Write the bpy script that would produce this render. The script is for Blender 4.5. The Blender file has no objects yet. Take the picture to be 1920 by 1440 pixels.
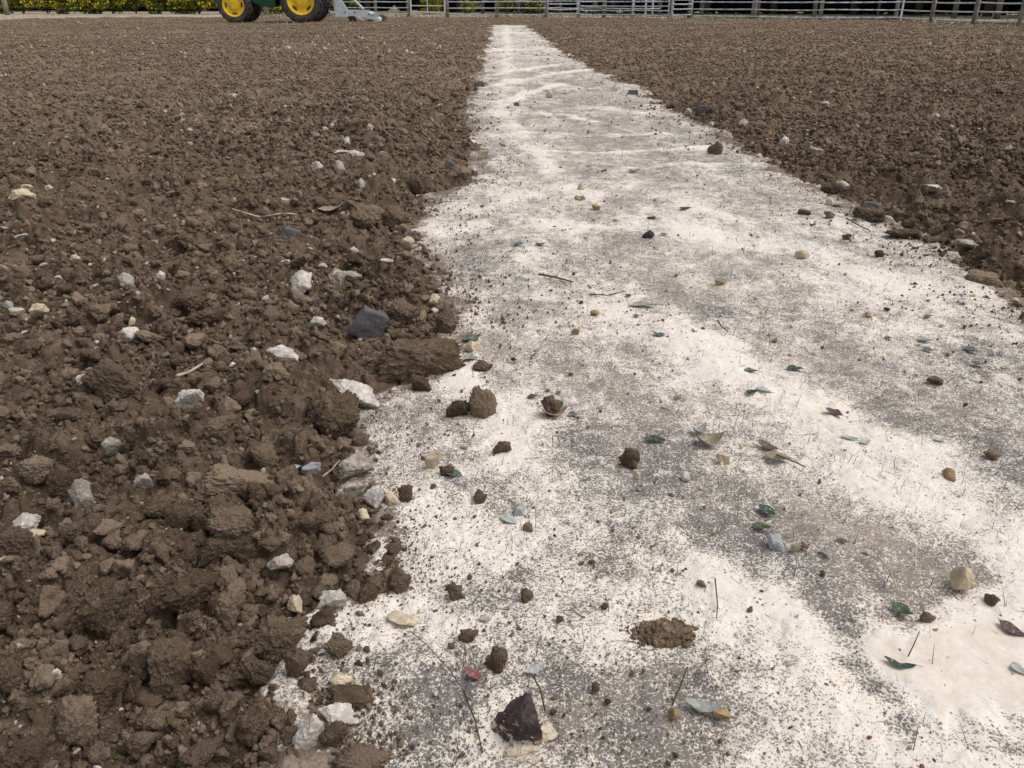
import bpy, math, random
import numpy as np
rng = np.random.default_rng(7)
random.seed(7)
scene = bpy.context.scene
COL = scene.collection
PI = math.pi

# ------------------------------------------------------------------ camera
H = 0.65
F = 1507.0
PITCH = math.atan(720.0 / F)
cp, sp = math.cos(PITCH), math.sin(PITCH)
cam_d = bpy.data.cameras.new("camera"); cam = bpy.data.objects.new("camera", cam_d); COL.objects.link(cam)
cam.location = (0, 0, H); cam.rotation_euler = (PI / 2 - PITCH, 0, 0)
cam_d.sensor_width = 36.0; cam_d.lens = 36.0 * F / 1920.0
cam_d.clip_start = 0.02; cam_d.clip_end = 3000
scene.camera = cam

def ray(px, py):
    cx = (np.asarray(px, float) - 960) / F; cy = (720 - np.asarray(py, float)) / F
    return cx, cp + cy * sp, -sp + cy * cp          # world dir, axial depth 1
def at(px, py, z=0.0):
    dx, dy, dz = ray(px, py)
    dz = np.minimum(dz, -1e-4)
    t = (z - H) / dz
    return dx * t, dy * t, t                         # x, y, axial depth

# ------------------------------------------------------------------ noise
def _h(ix, iy, s):
    with np.errstate(over='ignore'):
        n = (ix.astype(np.int64).astype(np.uint32) * np.uint32(374761393)
             + iy.astype(np.int64).astype(np.uint32) * np.uint32(668265263)
             + np.uint32((s * 2246822519) & 0xffffffff))
        n = (n ^ (n >> np.uint32(13))) * np.uint32(1274126177)
        n = n ^ (n >> np.uint32(16))
        n = n * np.uint32(2654435761)
        n = n ^ (n >> np.uint32(15))
    return n.astype(np.float32) / np.float32(4294967296.0)
def vn2(x, y, s=0):
    ix = np.floor(x); iy = np.floor(y); fx = (x - ix).astype(np.float32); fy = (y - iy).astype(np.float32)
    fx = fx * fx * fx * (fx * (fx * 6 - 15) + 10); fy = fy * fy * fy * (fy * (fy * 6 - 15) + 10)
    a = _h(ix, iy, s); b = _h(ix + 1, iy, s); c = _h(ix, iy + 1, s); d = _h(ix + 1, iy + 1, s)
    return (a + (b - a) * fx) * (1 - fy) + (c + (d - c) * fx) * fy
def fbm2(x, y, s=0, o=4, g=0.5):
    r = 0; a = 1; t = 0
    for k in range(o):
        r = r + a * (vn2(x, y, s + k * 17) * 2 - 1); t += a
        x = x * 2.03 + 11.3; y = y * 2.03 + 5.7; a *= g
    return r / t
def vn3(p, s=0):
    x, y, z = p[:, 0], p[:, 1], p[:, 2]
    iz = np.floor(z); fz = z - iz; fz = fz * fz * (3 - 2 * fz)
    return vn2(x + 37.1 * iz, y + 17.7 * iz, s) * (1 - fz) + vn2(x + 37.1 * (iz + 1), y + 17.7 * (iz + 1), s) * fz
def vn3b(p, s=0):
    ip = np.floor(p); f = p - ip; f = f * f * (3 - 2 * f)
    r = 0
    for dz in (0, 1):
        for dy in (0, 1):
            for dx in (0, 1):
                w = (f[:, 0] if dx else 1 - f[:, 0]) * (f[:, 1] if dy else 1 - f[:, 1]) * (f[:, 2] if dz else 1 - f[:, 2])
                r = r + w * _h(ip[:, 0] + dx, ip[:, 1] + dy + 1013 * (ip[:, 2] + dz), s)
    return r
def fbm3(p, s=0, o=4, g=0.5):
    r = 0; a = 1; t = 0
    for k in range(o):
        r = r + a * (vn3b(p, s + k * 31) * 2 - 1); t += a
        p = p * 2.03 + 7.1; a *= g
    return r / t
def domes(x, y, cell, s, prob=0.8, rmin=0.28, rmax=0.62, sq=0.8):
    """random half buried lumps: the largest hemi-ellipsoid at each point"""
    gx = x / cell; gy = y / cell
    ix = np.floor(gx); iy = np.floor(gy)
    out = np.zeros_like(gx, dtype=np.float32)
    for dy in (-1, 0, 1):
        for dx in (-1, 0, 1):
            cx = ix + dx; cy = iy + dy
            jx = cx + _h(cx, cy, s); jy = cy + _h(cx, cy, s + 1)
            r = rmin + (rmax - rmin) * _h(cx, cy, s + 2)
            e = 0.7 + 0.6 * _h(cx, cy, s + 3); an = _h(cx, cy, s + 4) * 6.283
            ux = (gx - jx).astype(np.float32); uy = (gy - jy).astype(np.float32)
            ca = np.cos(an); sa = np.sin(an)
            vx = (ux * ca + uy * sa) * e; vy = (-ux * sa + uy * ca) / e
            q = 1 - (vx * vx + vy * vy) / (r * r)
            hgt = np.sqrt(np.maximum(q, 0)) * r * (0.4 + 0.8 * _h(cx, cy, s + 5))
            hgt = np.where(_h(cx, cy, s + 6) < prob, hgt, 0)
            out = np.maximum(out, hgt)
    return out * cell * sq
def sstep(v, a, b):
    t = np.clip((v - a) / (b - a), 0, 1); return t * t * (3 - 2 * t)

# ------------------------------------------------------------------ strip outline (ground coordinates)
LE = [(925, 46), (915, 80), (905, 120), (893, 160), (880, 195), (888, 230), (885, 260), (905, 300), (920, 318), (898, 345), (815, 368),
      (790, 420), (800, 470), (830, 520), (858, 580), (868, 615), (865, 690), (835, 712), (735, 732), (705, 765), (690, 800), (700, 850),
      (705, 930), (755, 965), (765, 1050), (750, 1105), (665, 1135), (600, 1172), (580, 1230), (590, 1300), (645, 1345), (655, 1400), (640, 1440), (650, 1600), (660, 1800)]
RE = [(985, 46), (1020, 75), (1080, 115), (1190, 165), (1250, 205), (1330, 245), (1420, 300), (1500, 350), (1600, 395), (1680, 420),
      (1760, 480), (1850, 530), (1920, 580), (2100, 690), (2500, 930), (3500, 1500)]
lx, ly, _ = at(*np.array(LE).T); rx, ry, _ = at(*np.array(RE).T)
o_ = np.argsort(ly); lx, ly = lx[o_], ly[o_]
o_ = np.argsort(ry); rx, ry = rx[o_], ry[o_]
Y_END = float(at(955, 47.5)[1])
def edge_e(x, y):
    """metres into the soil (positive) or into the strip (negative)"""
    xl = np.interp(y, ly, lx); xr = np.interp(y, ry, rx)
    s = np.minimum(np.minimum((x - xl), (xr - x) * 0.9), (Y_END - y) * 0.4)
    n = fbm2(x * 9, y * 9, 51, 4, 0.6) * 0.055 + fbm2(x * 38, y * 38, 61, 3, 0.6) * 0.028 + fbm2(x * 2.2, y * 2.2, 71, 2) * 0.05 * np.clip(y - 2, 0, 4) / 2
    n = n * (0.45 + 0.55 * sstep(y, 0.7, 1.8))
    return -(s + n)
def soil_h(x, y, step=None):
    x = np.asarray(x, np.float64); y = np.asarray(y, np.float64)
    e = edge_e(x, y)
    wx = x + fbm2(x * 14, y * 14, 5, 3) * 0.022; wy = y + fbm2(x * 14, y * 14, 9, 3) * 0.022
    t = fbm2(x * 2.3, y * 2.3, 3, 3) * 0.048 + fbm2(x * 0.7, y * 0.7, 13, 2) * 0.045
    t = t + fbm2(x * 9, y * 9, 23, 3) * 0.014
    # shallow tillage furrows crossing the far ground
    t = t + 0.03 * fbm2(x * 0.4 + y * 0.1, y * 2.2, 29, 3) * sstep(y, 2, 7) + 0.035 * fbm2(x * 0.15 + y * 0.12, y * 0.8, 39, 2) * sstep(y, 4, 10)
    lay = [(0.15, 0.45, 0.55), (0.075, 0.55, 0.75), (0.036, 0.65, 0.9), (0.017, 0.75, 0.85), (0.008, 0.85, 0.8)]
    for k, (c, p, sq) in enumerate(lay):
        if step is None:
            t = t + domes(wx, wy, c, 100 + k * 10, p, sq=sq)
        else:
            m = (step < c * 0.5)
            if m.any():
                t[m] += domes(wx[m], wy[m], c, 100 + k * 10, p, sq=sq)
    t = (t - 0.03) * (1 - 0.45 * sstep(y, 3.0, 9.0))
    z = -0.06 + 0.062 * sstep(e, -0.06, 0.008) + 0.026 * sstep(e, 0.0, 0.14) + (t * sstep(e, -0.02, 0.07))
    return z, e
def path_h(x, y):
    t = fbm2(x * 6, y * 6, 201, 3) * 0.007 + fbm2(x * 28, y * 28, 211, 3) * 0.0035 + fbm2(x * 110, y * 110, 221, 2) * 0.0009
    t = t + np.maximum(0, fbm2(x * 3, y * 5, 231, 2) - 0.25) * 0.03 + domes(np.asarray(x, float), np.asarray(y, float), 0.03, 240, 0.22, sq=0.22) + domes(np.asarray(x, float), np.asarray(y, float), 0.012, 250, 0.3, sq=0.25)
    return t
def ground_z(x, y):
    x = np.atleast_1d(np.asarray(x, float)); y = np.atleast_1d(np.asarray(y, float))
    z, e = soil_h(x, y)
    return np.maximum(z, np.where(e < 0.1, path_h(x, y), -1)), e

# ------------------------------------------------------------------ mesh helpers
def mesh_np(name, V, Fq, mat=None, smooth=True, uv=None):
    me = bpy.data.meshes.new(name)
    V = np.asarray(V, np.float32); Fq = np.asarray(Fq, np.int32)
    n = Fq.shape[1]
    me.vertices.add(len(V)); me.vertices.foreach_set("co", V.ravel())
    me.loops.add(Fq.size); me.loops.foreach_set("vertex_index", Fq.ravel())
    me.polygons.add(len(Fq)); me.polygons.foreach_set("loop_start", np.arange(0, Fq.size, n, dtype=np.int32))
    if smooth: me.polygons.foreach_set("use_smooth", np.ones(len(Fq), dtype=bool))
    me.update(calc_edges=True)
    if mat: me.materials.append(mat)
    return me
def link(name, me, parent=None):
    o = bpy.data.objects.new(name, me); COL.objects.link(o)
    if parent is not None: o.parent = parent
    return o
def tag(o, label=None, cat=None, group=None, kind=None):
    if label: o["label"] = label
    if cat: o["category"] = cat
    if group: o["group"] = group
    if kind: o["kind"] = kind
    return o
def empty(name, loc, rz=0.0):
    o = bpy.data.objects.new(name, None); COL.objects.link(o); o.location = loc; o.rotation_euler = (0, 0, rz)
    o.empty_display_size = 0.1
    return o

class MB:
    def __init__(s): s.v = []; s.f = []; s.m = []
    def add(s, vs, fs, mi=0):
        b = len(s.v); s.v += [tuple(map(float, v)) for v in vs]
        for f in fs: s.f.append([b + i for i in f]); s.m.append(mi)
        return s
    def box(s, c, d, ry=0.0, mi=0, bev=0.0):
        hx, hy, hz = d[0] / 2, d[1] / 2, d[2] / 2
        vs = []
        for x in (-hx, hx):
            for y in (-hy, hy):
                for z in (-hz, hz):
                    X = x * math.cos(ry) + z * math.sin(ry); Z = -x * math.sin(ry) + z * math.cos(ry)
                    vs.append((c[0] + X, c[1] + y, c[2] + Z))
        return s.add(vs, [(0, 1, 3, 2), (4, 6, 7, 5), (0, 4, 5, 1), (2, 3, 7, 6), (0, 2, 6, 4), (1, 5, 7, 3)], mi)
    def cyl(s, p0, p1, r0, r1=None, n=10, mi=0):
        r1 = r0 if r1 is None else r1
        p0 = np.array(p0, float); p1 = np.array(p1, float); d = p1 - p0; d /= np.linalg.norm(d)
        a = np.array([0, 0, 1.]) if abs(d[2]) < 0.9 else np.array([1., 0, 0])
        u = np.cross(d, a); u /= np.linalg.norm(u); w = np.cross(d, u)
        vs = []
        for p, r in ((p0, r0), (p1, r1)):
            for k in range(n):
                t = 2 * PI * k / n; vs.append(p + r * (u * math.cos(t) + w * math.sin(t)))
        fs = [(k, (k + 1) % n, n + (k + 1) % n, n + k) for k in range(n)]
        fs += [tuple(range(n - 1, -1, -1)), tuple(range(n, 2 * n))]
        return s.add(vs, fs, mi)
    def path(s, pts, r, n=8, mi=0):
        for a, b in zip(pts[:-1], pts[1:]): s.cyl(a, b, r, r, n, mi)
        return s
    def lathe(s, prof, c=(0, 0, 0), n=32, mi=0):           # prof: (y, r) about the Y axis
        vs = []
        for (y, r) in prof:
            for k in range(n):
                t = 2 * PI * k / n; vs.append((c[0] + r * math.cos(t), c[1] + y, c[2] + r * math.sin(t)))
        fs = []
        for i in range(len(prof) - 1):
            for k in range(n):
                fs.append((i * n + k, i * n + (k + 1) % n, (i + 1) * n + (k + 1) % n, (i + 1) * n + k))
        return s.add(vs, fs, mi)
    def prism(s, out, y0, y1, mi=0):
        n = len(out)
        vs = [(x, y0, z) for x, z in out] + [(x, y1, z) for x, z in out]
        fs = [tuple(range(n)), tuple(range(2 * n - 1, n - 1, -1))] + [(k, n + k, n + (k + 1) % n, (k + 1) % n) for k in range(n)]
        return s.add(vs, fs, mi)
    def build(s, name, mats, parent=None, smooth=False, bevel=0.0):
        me = bpy.data.meshes.new(name); me.from_pydata(s.v, [], s.f); me.update()
        for m in (mats if isinstance(mats, (list, tuple)) else [mats]): me.materials.append(m)
        me.polygons.foreach_set("material_index", s.m)
        if smooth: me.shade_smooth()
        o = link(name, me, parent)
        if bevel:
            b = o.modifiers.new("bevel", 'BEVEL'); b.width = bevel; b.segments = 2; b.limit_method = 'ANGLE'
        return o

# ------------------------------------------------------------------ materials
class NT:
    def __init__(s, name, rough=0.9, spec=0.2):
        s.mat = bpy.data.materials.new(name); s.mat.use_nodes = True
        s.t = s.mat.node_tree; s.n = s.t.nodes; s.l = s.t.links
        s.b = s.n["Principled BSDF"]; s.b.inputs["Roughness"].default_value = rough
        s.b.inputs["Specular IOR Level"].default_value = spec
        g = s.n.new("ShaderNodeNewGeometry"); s.pos = g.outputs["Position"]
        s.geo = g
    def noise(s, scale, detail=4, rough=0.6, vec=None, dist=0.0):
        n = s.n.new("ShaderNodeTexNoise"); n.inputs["Scale"].default_value = scale; n.inputs["Detail"].default_value = detail
        n.inputs["Roughness"].default_value = rough; n.inputs["Distortion"].default_value = dist
        s.l.new(vec or s.pos, n.inputs["Vector"]); return n.outputs["Fac"]
    def vor(s, scale, out="Distance", feature='F1', vec=None, rand=1.0):
        n = s.n.new("ShaderNodeTexVoronoi"); n.feature = feature; n.inputs["Scale"].default_value = scale
        n.inputs["Randomness"].default_value = rand
        s.l.new(vec or s.pos, n.inputs["Vector"]); return n.outputs[out]
    def ss(s, v, a, b, lo=0.0, hi=1.0):
        n = s.n.new("ShaderNodeMapRange"); n.interpolation_type = 'SMOOTHSTEP'
        for k, x in (("From Min", a), ("From Max", b), ("To Min", lo), ("To Max", hi)):
            if isinstance(x, (int, float)): n.inputs[k].default_value = x
            else: s.l.new(x, n.inputs[k])
        s.l.new(v, n.inputs["Value"]); return n.outputs["Result"]
    def math(s, op, a, b=None):
        n = s.n.new("ShaderNodeMath"); n.operation = op
        for k, x in ((0, a), (1, b)):
            if x is None: continue
            if isinstance(x, (int, float)): n.inputs[k].default_value = x
            else: s.l.new(x, n.inputs[k])
        return n.outputs[0]
    def mix(s, f, a, b):
        n = s.n.new("ShaderNodeMix"); n.data_type = 'RGBA'
        for k, x in ((0, f), (6, a), (7, b)):
            if isinstance(x, (int, float)): n.inputs[k].default_value = x
            elif isinstance(x, tuple): n.inputs[k].default_value = (*x[:3], 1)
            else: s.l.new(x, n.inputs[k])
        return n.outputs[2]
    def attr(s, name):
        n = s.n.new("ShaderNodeAttribute"); n.attribute_name = name; return n.outputs["Fac"]
    def rnd(s):
        return s.n.new("ShaderNodeObjectInfo").outputs["Random"]
    def bump(s, hgt, strength, dist, prev=None):
        n = s.n.new("ShaderNodeBump"); n.inputs["Strength"].default_value = strength; n.inputs["Distance"].default_value = dist
        s.l.new(hgt, n.inputs["Height"])
        if prev is not None: s.l.new(prev, n.inputs["Normal"])
        return n.outputs["Normal"]
    def done(s, col, normal=None):
        if isinstance(col, tuple): s.b.inputs["Base Color"].default_value = (*col, 1)
        else: s.l.new(col, s.b.inputs["Base Color"])
        if normal is not None: s.l.new(normal, s.b.inputs["Normal"])
        return s.mat

SOIL_D = (0.090, 0.062, 0.041); SOIL_M = (0.186, 0.133, 0.091); SOIL_L = (0.325, 0.246, 0.175)
def soil_material(name, tint=1.0, inst=False):
    k = NT(name, 0.95, 0.12)
    d, m, l = [tuple(c * tint for c in q) for q in (SOIL_D, SOIL_M, SOIL_L)]
    c = k.mix(k.ss(k.noise(7, 3), 0.35, 0.68), d, m)
    c = k.mix(k.ss(k.noise(55, 5, 0.65), 0.42, 0.72, 0, 0.75), c, l)
    c = k.mix(k.ss(k.noise(420, 3, 0.6), 0.38, 0.60, 0.75, 0.0), c, d)
    if inst:
        r = k.rnd()
        c = k.mix(k.ss(r, 0.2, 1.0, 0.0, 0.75), c, l)
        c = k.mix(k.ss(k.math('FRACT', k.math('MULTIPLY', r, 7.3)), 0.55, 1.0, 0.0, 0.6), c, (0.085 * tint, 0.055 * tint, 0.038 * tint))
    # soil tone lightens with distance ahead and stays darker toward the right
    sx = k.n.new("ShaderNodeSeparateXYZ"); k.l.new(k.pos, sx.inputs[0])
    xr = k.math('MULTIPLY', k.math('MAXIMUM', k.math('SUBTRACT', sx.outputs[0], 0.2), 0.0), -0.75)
    dry = k.ss(k.math('ADD', k.math('ADD', sx.outputs[1], xr), k.math('MULTIPLY', k.noise(1.3, 3), 2.0)), 1.6, 9.0)  # blend weight toward the lighter soil tone, by position
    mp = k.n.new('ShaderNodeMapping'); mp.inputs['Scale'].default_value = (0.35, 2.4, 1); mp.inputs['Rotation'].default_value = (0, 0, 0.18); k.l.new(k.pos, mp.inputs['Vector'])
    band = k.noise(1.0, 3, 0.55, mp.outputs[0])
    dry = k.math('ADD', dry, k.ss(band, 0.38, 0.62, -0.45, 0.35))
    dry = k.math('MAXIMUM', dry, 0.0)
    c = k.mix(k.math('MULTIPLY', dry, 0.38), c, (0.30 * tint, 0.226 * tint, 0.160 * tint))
    # pale grit specks
    cellc = k.vor(330, "Color"); dist = k.vor(330)
    sepn = k.n.new("ShaderNodeSeparateColor"); k.l.new(cellc, sepn.inputs[0])
    sel = k.math('MULTIPLY', k.ss(sepn.outputs[0], 0.93, 0.96), k.ss(dist, 0.18, 0.42, 1, 0))
    c = k.mix(k.math('MULTIPLY', sel, 0.55), c, (0.42, 0.34, 0.24))
    n1 = k.bump(k.noise(170, 5, 0.75), 1.0, 0.005)
    n2 = k.bump(k.vor(420), 0.5, 0.0016, n1)
    return k.done(c, n2)
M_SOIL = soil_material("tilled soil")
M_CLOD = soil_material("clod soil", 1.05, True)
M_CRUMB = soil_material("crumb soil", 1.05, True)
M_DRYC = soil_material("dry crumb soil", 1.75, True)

def lime_material():
    k = NT("lime strip", 0.95, 0.1)
    lane = k.attr("lane"); brown = k.attr("brown")
    # pale powder settled between and over dark damp grains: the grains show as spots, the powder as a net
    wv = k.n.new("ShaderNodeTexNoise"); wv.inputs["Scale"].default_value = 150; wv.inputs["Detail"].default_value = 2
    k.l.new(k.pos, wv.inputs["Vector"])
    vm = k.n.new("ShaderNodeVectorMath"); vm.operation = 'MULTIPLY_ADD'; vm.inputs[1].default_value = (0.005, 0.005, 0.005)
    k.l.new(wv.outputs["Color"], vm.inputs[0]); k.l.new(k.pos, vm.inputs[2]); wp = vm.outputs[0]
    d1 = k.vor(370, vec=wp); c1 = k.vor(370, "Color", vec=wp)
    s1 = k.n.new("ShaderNodeSeparateColor"); k.l.new(c1, s1.inputs[0])
    ln = k.math('ADD', lane, k.math('MULTIPLY', k.math('SUBTRACT', k.noise(38, 4, 0.65), 0.5), 1.5))
    ln = k.math('ADD', ln, k.math('MULTIPLY', k.math('SUBTRACT', k.noise(13, 3, 0.6), 0.5), 0.7))
    R = k.math('ADD', k.math('SUBTRACT', 0.66, k.math('MULTIPLY', ln, 0.60)), k.math('MULTIPLY', k.math('SUBTRACT', s1.outputs[0], 0.55), 0.55))
    g = k.math('ADD', d1, k.math('MULTIPLY', k.math('SUBTRACT', k.noise(700, 2), 0.5), 0.55))
    w = k.ss(g, k.math('SUBTRACT', R, 0.11), k.math('ADD', R, 0.12))
    clean = k.ss(lane, 1.12, 1.42, 1.0, 0.0)
    base = k.mix(k.ss(k.noise(14, 4), 0.38, 0.62), (0.225, 0.205, 0.190), (0.36, 0.315, 0.265))
    base = k.mix(k.ss(s1.outputs[1], 0.35, 0.95, 0, 0.6), base, (0.135, 0.125, 0.122))
    base = k.mix(k.math('MULTIPLY', brown, k.ss(k.noise(90, 4, 0.65), 0.3, 0.6, 0, 0.8)), base, (0.31, 0.26, 0.215))
    dk = k.math('MULTIPLY', k.math('SUBTRACT', 1.0, brown), k.ss(ln, -0.05, 0.45, 0.75, 0.0))
    base = k.mix(dk, base, (0.125, 0.12, 0.122))
    cream = k.mix(k.ss(k.noise(9, 4), 0.35, 0.65), (0.84, 0.765, 0.675), (0.77, 0.715, 0.65))
    cream = k.mix(k.ss(k.noise(340, 2), 0.46, 0.75, 0, 0.5), cream, (0.53, 0.465, 0.395))
    base = k.mix(k.ss(ln, 0.3, 1.0, 0.0, 0.25), base, cream)
    cream = k.mix(k.ss(ln, 0.0, 0.7, 0.24, 0.0), cream, base)
    c = k.mix(w, base, cream)
    dust = k.attr('dust')
    c = k.mix(k.ss(k.math('ADD', dust, k.math('MULTIPLY', k.math('SUBTRACT', k.noise(130, 4, 0.7), 0.5), 1.6)), 0.45, 0.75, 0, 0.85), c, (0.17, 0.122, 0.085))
    # grains of other colours
    v = k.vor(120, "Color"); dv = k.vor(120)
    sp_ = k.n.new("ShaderNodeSeparateColor"); k.l.new(v, sp_.inputs[0])
    dot = k.math('MULTIPLY', k.ss(dv, 0.14, 0.30, 1, 0), clean)
    c = k.mix(clean, k.mix(k.ss(k.noise(60, 5, 0.7), 0.35, 0.68), (0.70, 0.615, 0.53), (0.80, 0.72, 0.64)), c)
    c = k.mix(k.math('MULTIPLY', dot, k.ss(sp_.outputs[0], 0.91, 0.93, 0, 0.85)), c, (0.115, 0.075, 0.055))
    c = k.mix(k.math('MULTIPLY', dot, k.ss(sp_.outputs[1], 0.95, 0.97, 0, 0.75)), c, (0.52, 0.37, 0.20))
    c = k.mix(k.math('MULTIPLY', dot, k.ss(sp_.outputs[2], 0.90, 0.92, 0, 0.75)), c, (0.15, 0.145, 0.155))
    nn = k.bump(k.noise(90, 5, 0.7), 0.25, 0.004)
    nn = k.bump(w, 0.35, 0.003, nn)
    return k.done(c, nn)
M_LIME = lime_material()

def stone_mat(name, col, dark=0.6, dirt=0.35, rough=0.85):
    k = NT(name, rough, 0.25)
    c = k.mix(k.ss(k.noise(70, 5, 0.65), 0.38, 0.68), tuple(x * dark for x in col), col)
    c = k.mix(k.ss(k.noise(350, 2), 0.5, 0.75, 0, 0.4), c, tuple(x * 0.55 for x in col))
    r = k.rnd()
    c = k.mix(k.math('MULTIPLY', k.ss(k.noise(45, 5, 0.7), 0.50, 0.66), dirt), c, SOIL_M)
    n1 = k.bump(k.noise(120, 5, 0.7), 0.6, 0.004)
    return k.done(c, k.bump(k.noise(600, 2), 0.4, 0.001, n1))
def rock_mat():
    k = NT("red brown rock", 0.6, 0.35)
    tc = k.n.new("ShaderNodeTexCoord"); sz = k.n.new("ShaderNodeSeparateXYZ"); k.l.new(tc.outputs["Object"], sz.inputs[0])
    c = k.mix(k.ss(k.noise(40, 4), 0.4, 0.62), (0.050, 0.040, 0.042), (0.135, 0.070, 0.055))
    low = k.math('ADD', k.math('MULTIPLY', sz.outputs[2], -0.22), k.noise(95, 4, 0.6))
    c = k.mix(k.ss(low, 0.50, 0.545), c, (0.60, 0.52, 0.43))
    return k.done(c, k.bump(k.noise(130, 5, 0.7), 0.7, 0.004))
MS = {
    'w': stone_mat("white limestone", (0.76, 0.70, 0.63), 0.62, 0.5),
    'g': stone_mat("grey limestone", (0.50, 0.45, 0.385), 0.55, 0.6),
    'c': stone_mat("cream stone", (0.72, 0.60, 0.43), 0.75, 0.25),
    'p': stone_mat("pinkish stone", (0.54, 0.46, 0.41), 0.7, 0.4),
    't': stone_mat("tan stone", (0.26, 0.19, 0.13), 0.7, 0.5),
    'b': stone_mat("bluish stone", (0.50, 0.515, 0.535), 0.7, 0.35),
    's': stone_mat("dark slate", (0.135, 0.132, 0.142), 0.7, 0.6, 0.7),
    'o': stone_mat("orange stone", (0.46, 0.325, 0.18), 0.7, 0.2),
    'k': stone_mat("charcoal pebble", (0.06, 0.058, 0.062), 0.7, 0.2),
    'r': rock_mat(),
}
def plain(name, col, rough=0.6, spec=0.3, var=0.25, scale=6, metal=0.0, bump=0.0):
    k = NT(name, rough, spec)
    k.b.inputs["Metallic"].default_value = metal
    c = k.mix(k.ss(k.noise(scale, 4), 0.3, 0.7), tuple(x * (1 - var) for x in col), tuple(min(1, x * (1 + var * 0.5)) for x in col))
    return k.done(c, k.bump(k.noise(scale * 8, 3), bump, 0.01) if bump else None)
def leaf_mat(name, col, rough=0.55, spec=0.35):
    k = NT(name, rough, spec)
    c = k.mix(k.ss(k.noise(160, 3), 0.35, 0.7), tuple(x * 0.7 for x in col), col)
    c = k.mix(k.ss(k.noise(260, 4, 0.7), 0.54, 0.68, 0, 0.75), c, (0.55, 0.50, 0.43))      # lime dust specks
    k.b.inputs["Transmission Weight"].default_value = 0.0
    return k.done(c, k.bump(k.noise(300, 2), 0.3, 0.001))
ML = {  # leaf colours
    'dg': leaf_mat("dark green leaf", (0.028, 0.062, 0.042)), 'gr': leaf_mat("green leaf", (0.055, 0.10, 0.035)),
    'te': leaf_mat("teal leaf", (0.115, 0.145, 0.13)), 'pc': leaf_mat("pale blue green leaf", (0.47, 0.51, 0.48)),
    'gy': leaf_mat("grey green leaf", (0.34, 0.35, 0.32)), 'ta': leaf_mat("tan leaf", (0.33, 0.265, 0.185)),
    're': leaf_mat("pinkish red leaf", (0.27, 0.095, 0.09)), 'dr': leaf_mat("dark red leaf", (0.105, 0.05, 0.05)),
    'rb': leaf_mat("red brown leaf", (0.15, 0.085, 0.07)),
}

# ------------------------------------------------------------------ ground meshes
def radial_grid():
    rs = [0.36]
    while rs[-1] < 52:
        r = rs[-1]
        rs.append(r * (1 + (0.0027 if r < 4 else 0.0042 if r < 14 else 0.006)))
    th = np.radians(np.linspace(-50, 50, 1100))
    return np.array(rs), th
RS, TH = radial_grid()
R2, T2 = np.meshgrid(RS, TH, indexing='ij')
GX = (R2 * np.sin(T2)); GY = (R2 * np.cos(T2))
# far border of the tilled field, as seen along the fence
FB = [(-700, 42), (-100, 39.5), (0, 37.5), (60, 36.5), (120, 34.5), (200, 32.8), (300, 32), (420, 32.8), (560, 33), (720, 32), (850, 32), (1025, 32.6), (1180, 33.2), (1290, 34),
      (1412, 36.5), (1537, 38), (1680, 38.5), (1745, 41.5), (1825, 45), (1910, 48.5), (2100, 60), (2600, 95)]
fbx, fby, _ = at(*np.array(FB, float).T)
fb_t = np.arctan2(fbx, fby); fb_r = np.hypot(fbx, fby)
RB = np.interp(TH, fb_t, fb_r)
step = np.maximum(np.gradient(RS)[:, None] * 0.55 + 0 * T2, R2 * (TH[1] - TH[0]))
Z, E = soil_h(GX, GY, step)
nr, nt = R2.shape
idx = np.arange(nr * nt).reshape(nr, nt)
def sub_mesh(name, zz, keep_v, mat, attrs=None):
    kf = keep_v[:-1, :-1] & keep_v[1:, :-1] & keep_v[:-1, 1:] & keep_v[1:, 1:]
    q = np.stack([idx[:-1, :-1], idx[:-1, 1:], idx[1:, 1:], idx[1:, :-1]], -1)[kf]
    used = np.zeros(nr * nt, bool); used[q.ravel()] = True
    remap = np.cumsum(used) - 1
    V = np.stack([GX.ravel()[used], GY.ravel()[used], zz.ravel()[used]], -1)
    me = mesh_np(name, V, remap[q], mat)
    for an, av in (attrs or {}).items():
        a = me.attributes.new(an, 'FLOAT', 'POINT'); a.data.foreach_set("value", av.ravel()[used].astype(np.float32))
    return link(name, me)
edge_n = fbm2(GX * 1.5, GY * 1.5, 401, 3) * 0.8
inside = (R2 < (RB[None, :] + edge_n))
fade = sstep(RB[None, :] + edge_n - R2, 0.0, 0.8)
Zs = np.where(fade < 1, Z * fade + (-0.03) * (1 - fade), Z)
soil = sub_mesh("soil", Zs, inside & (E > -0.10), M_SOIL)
tag(soil, "dark brown tilled soil on both sides of the pale strip", "soil", kind="structure")

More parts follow.
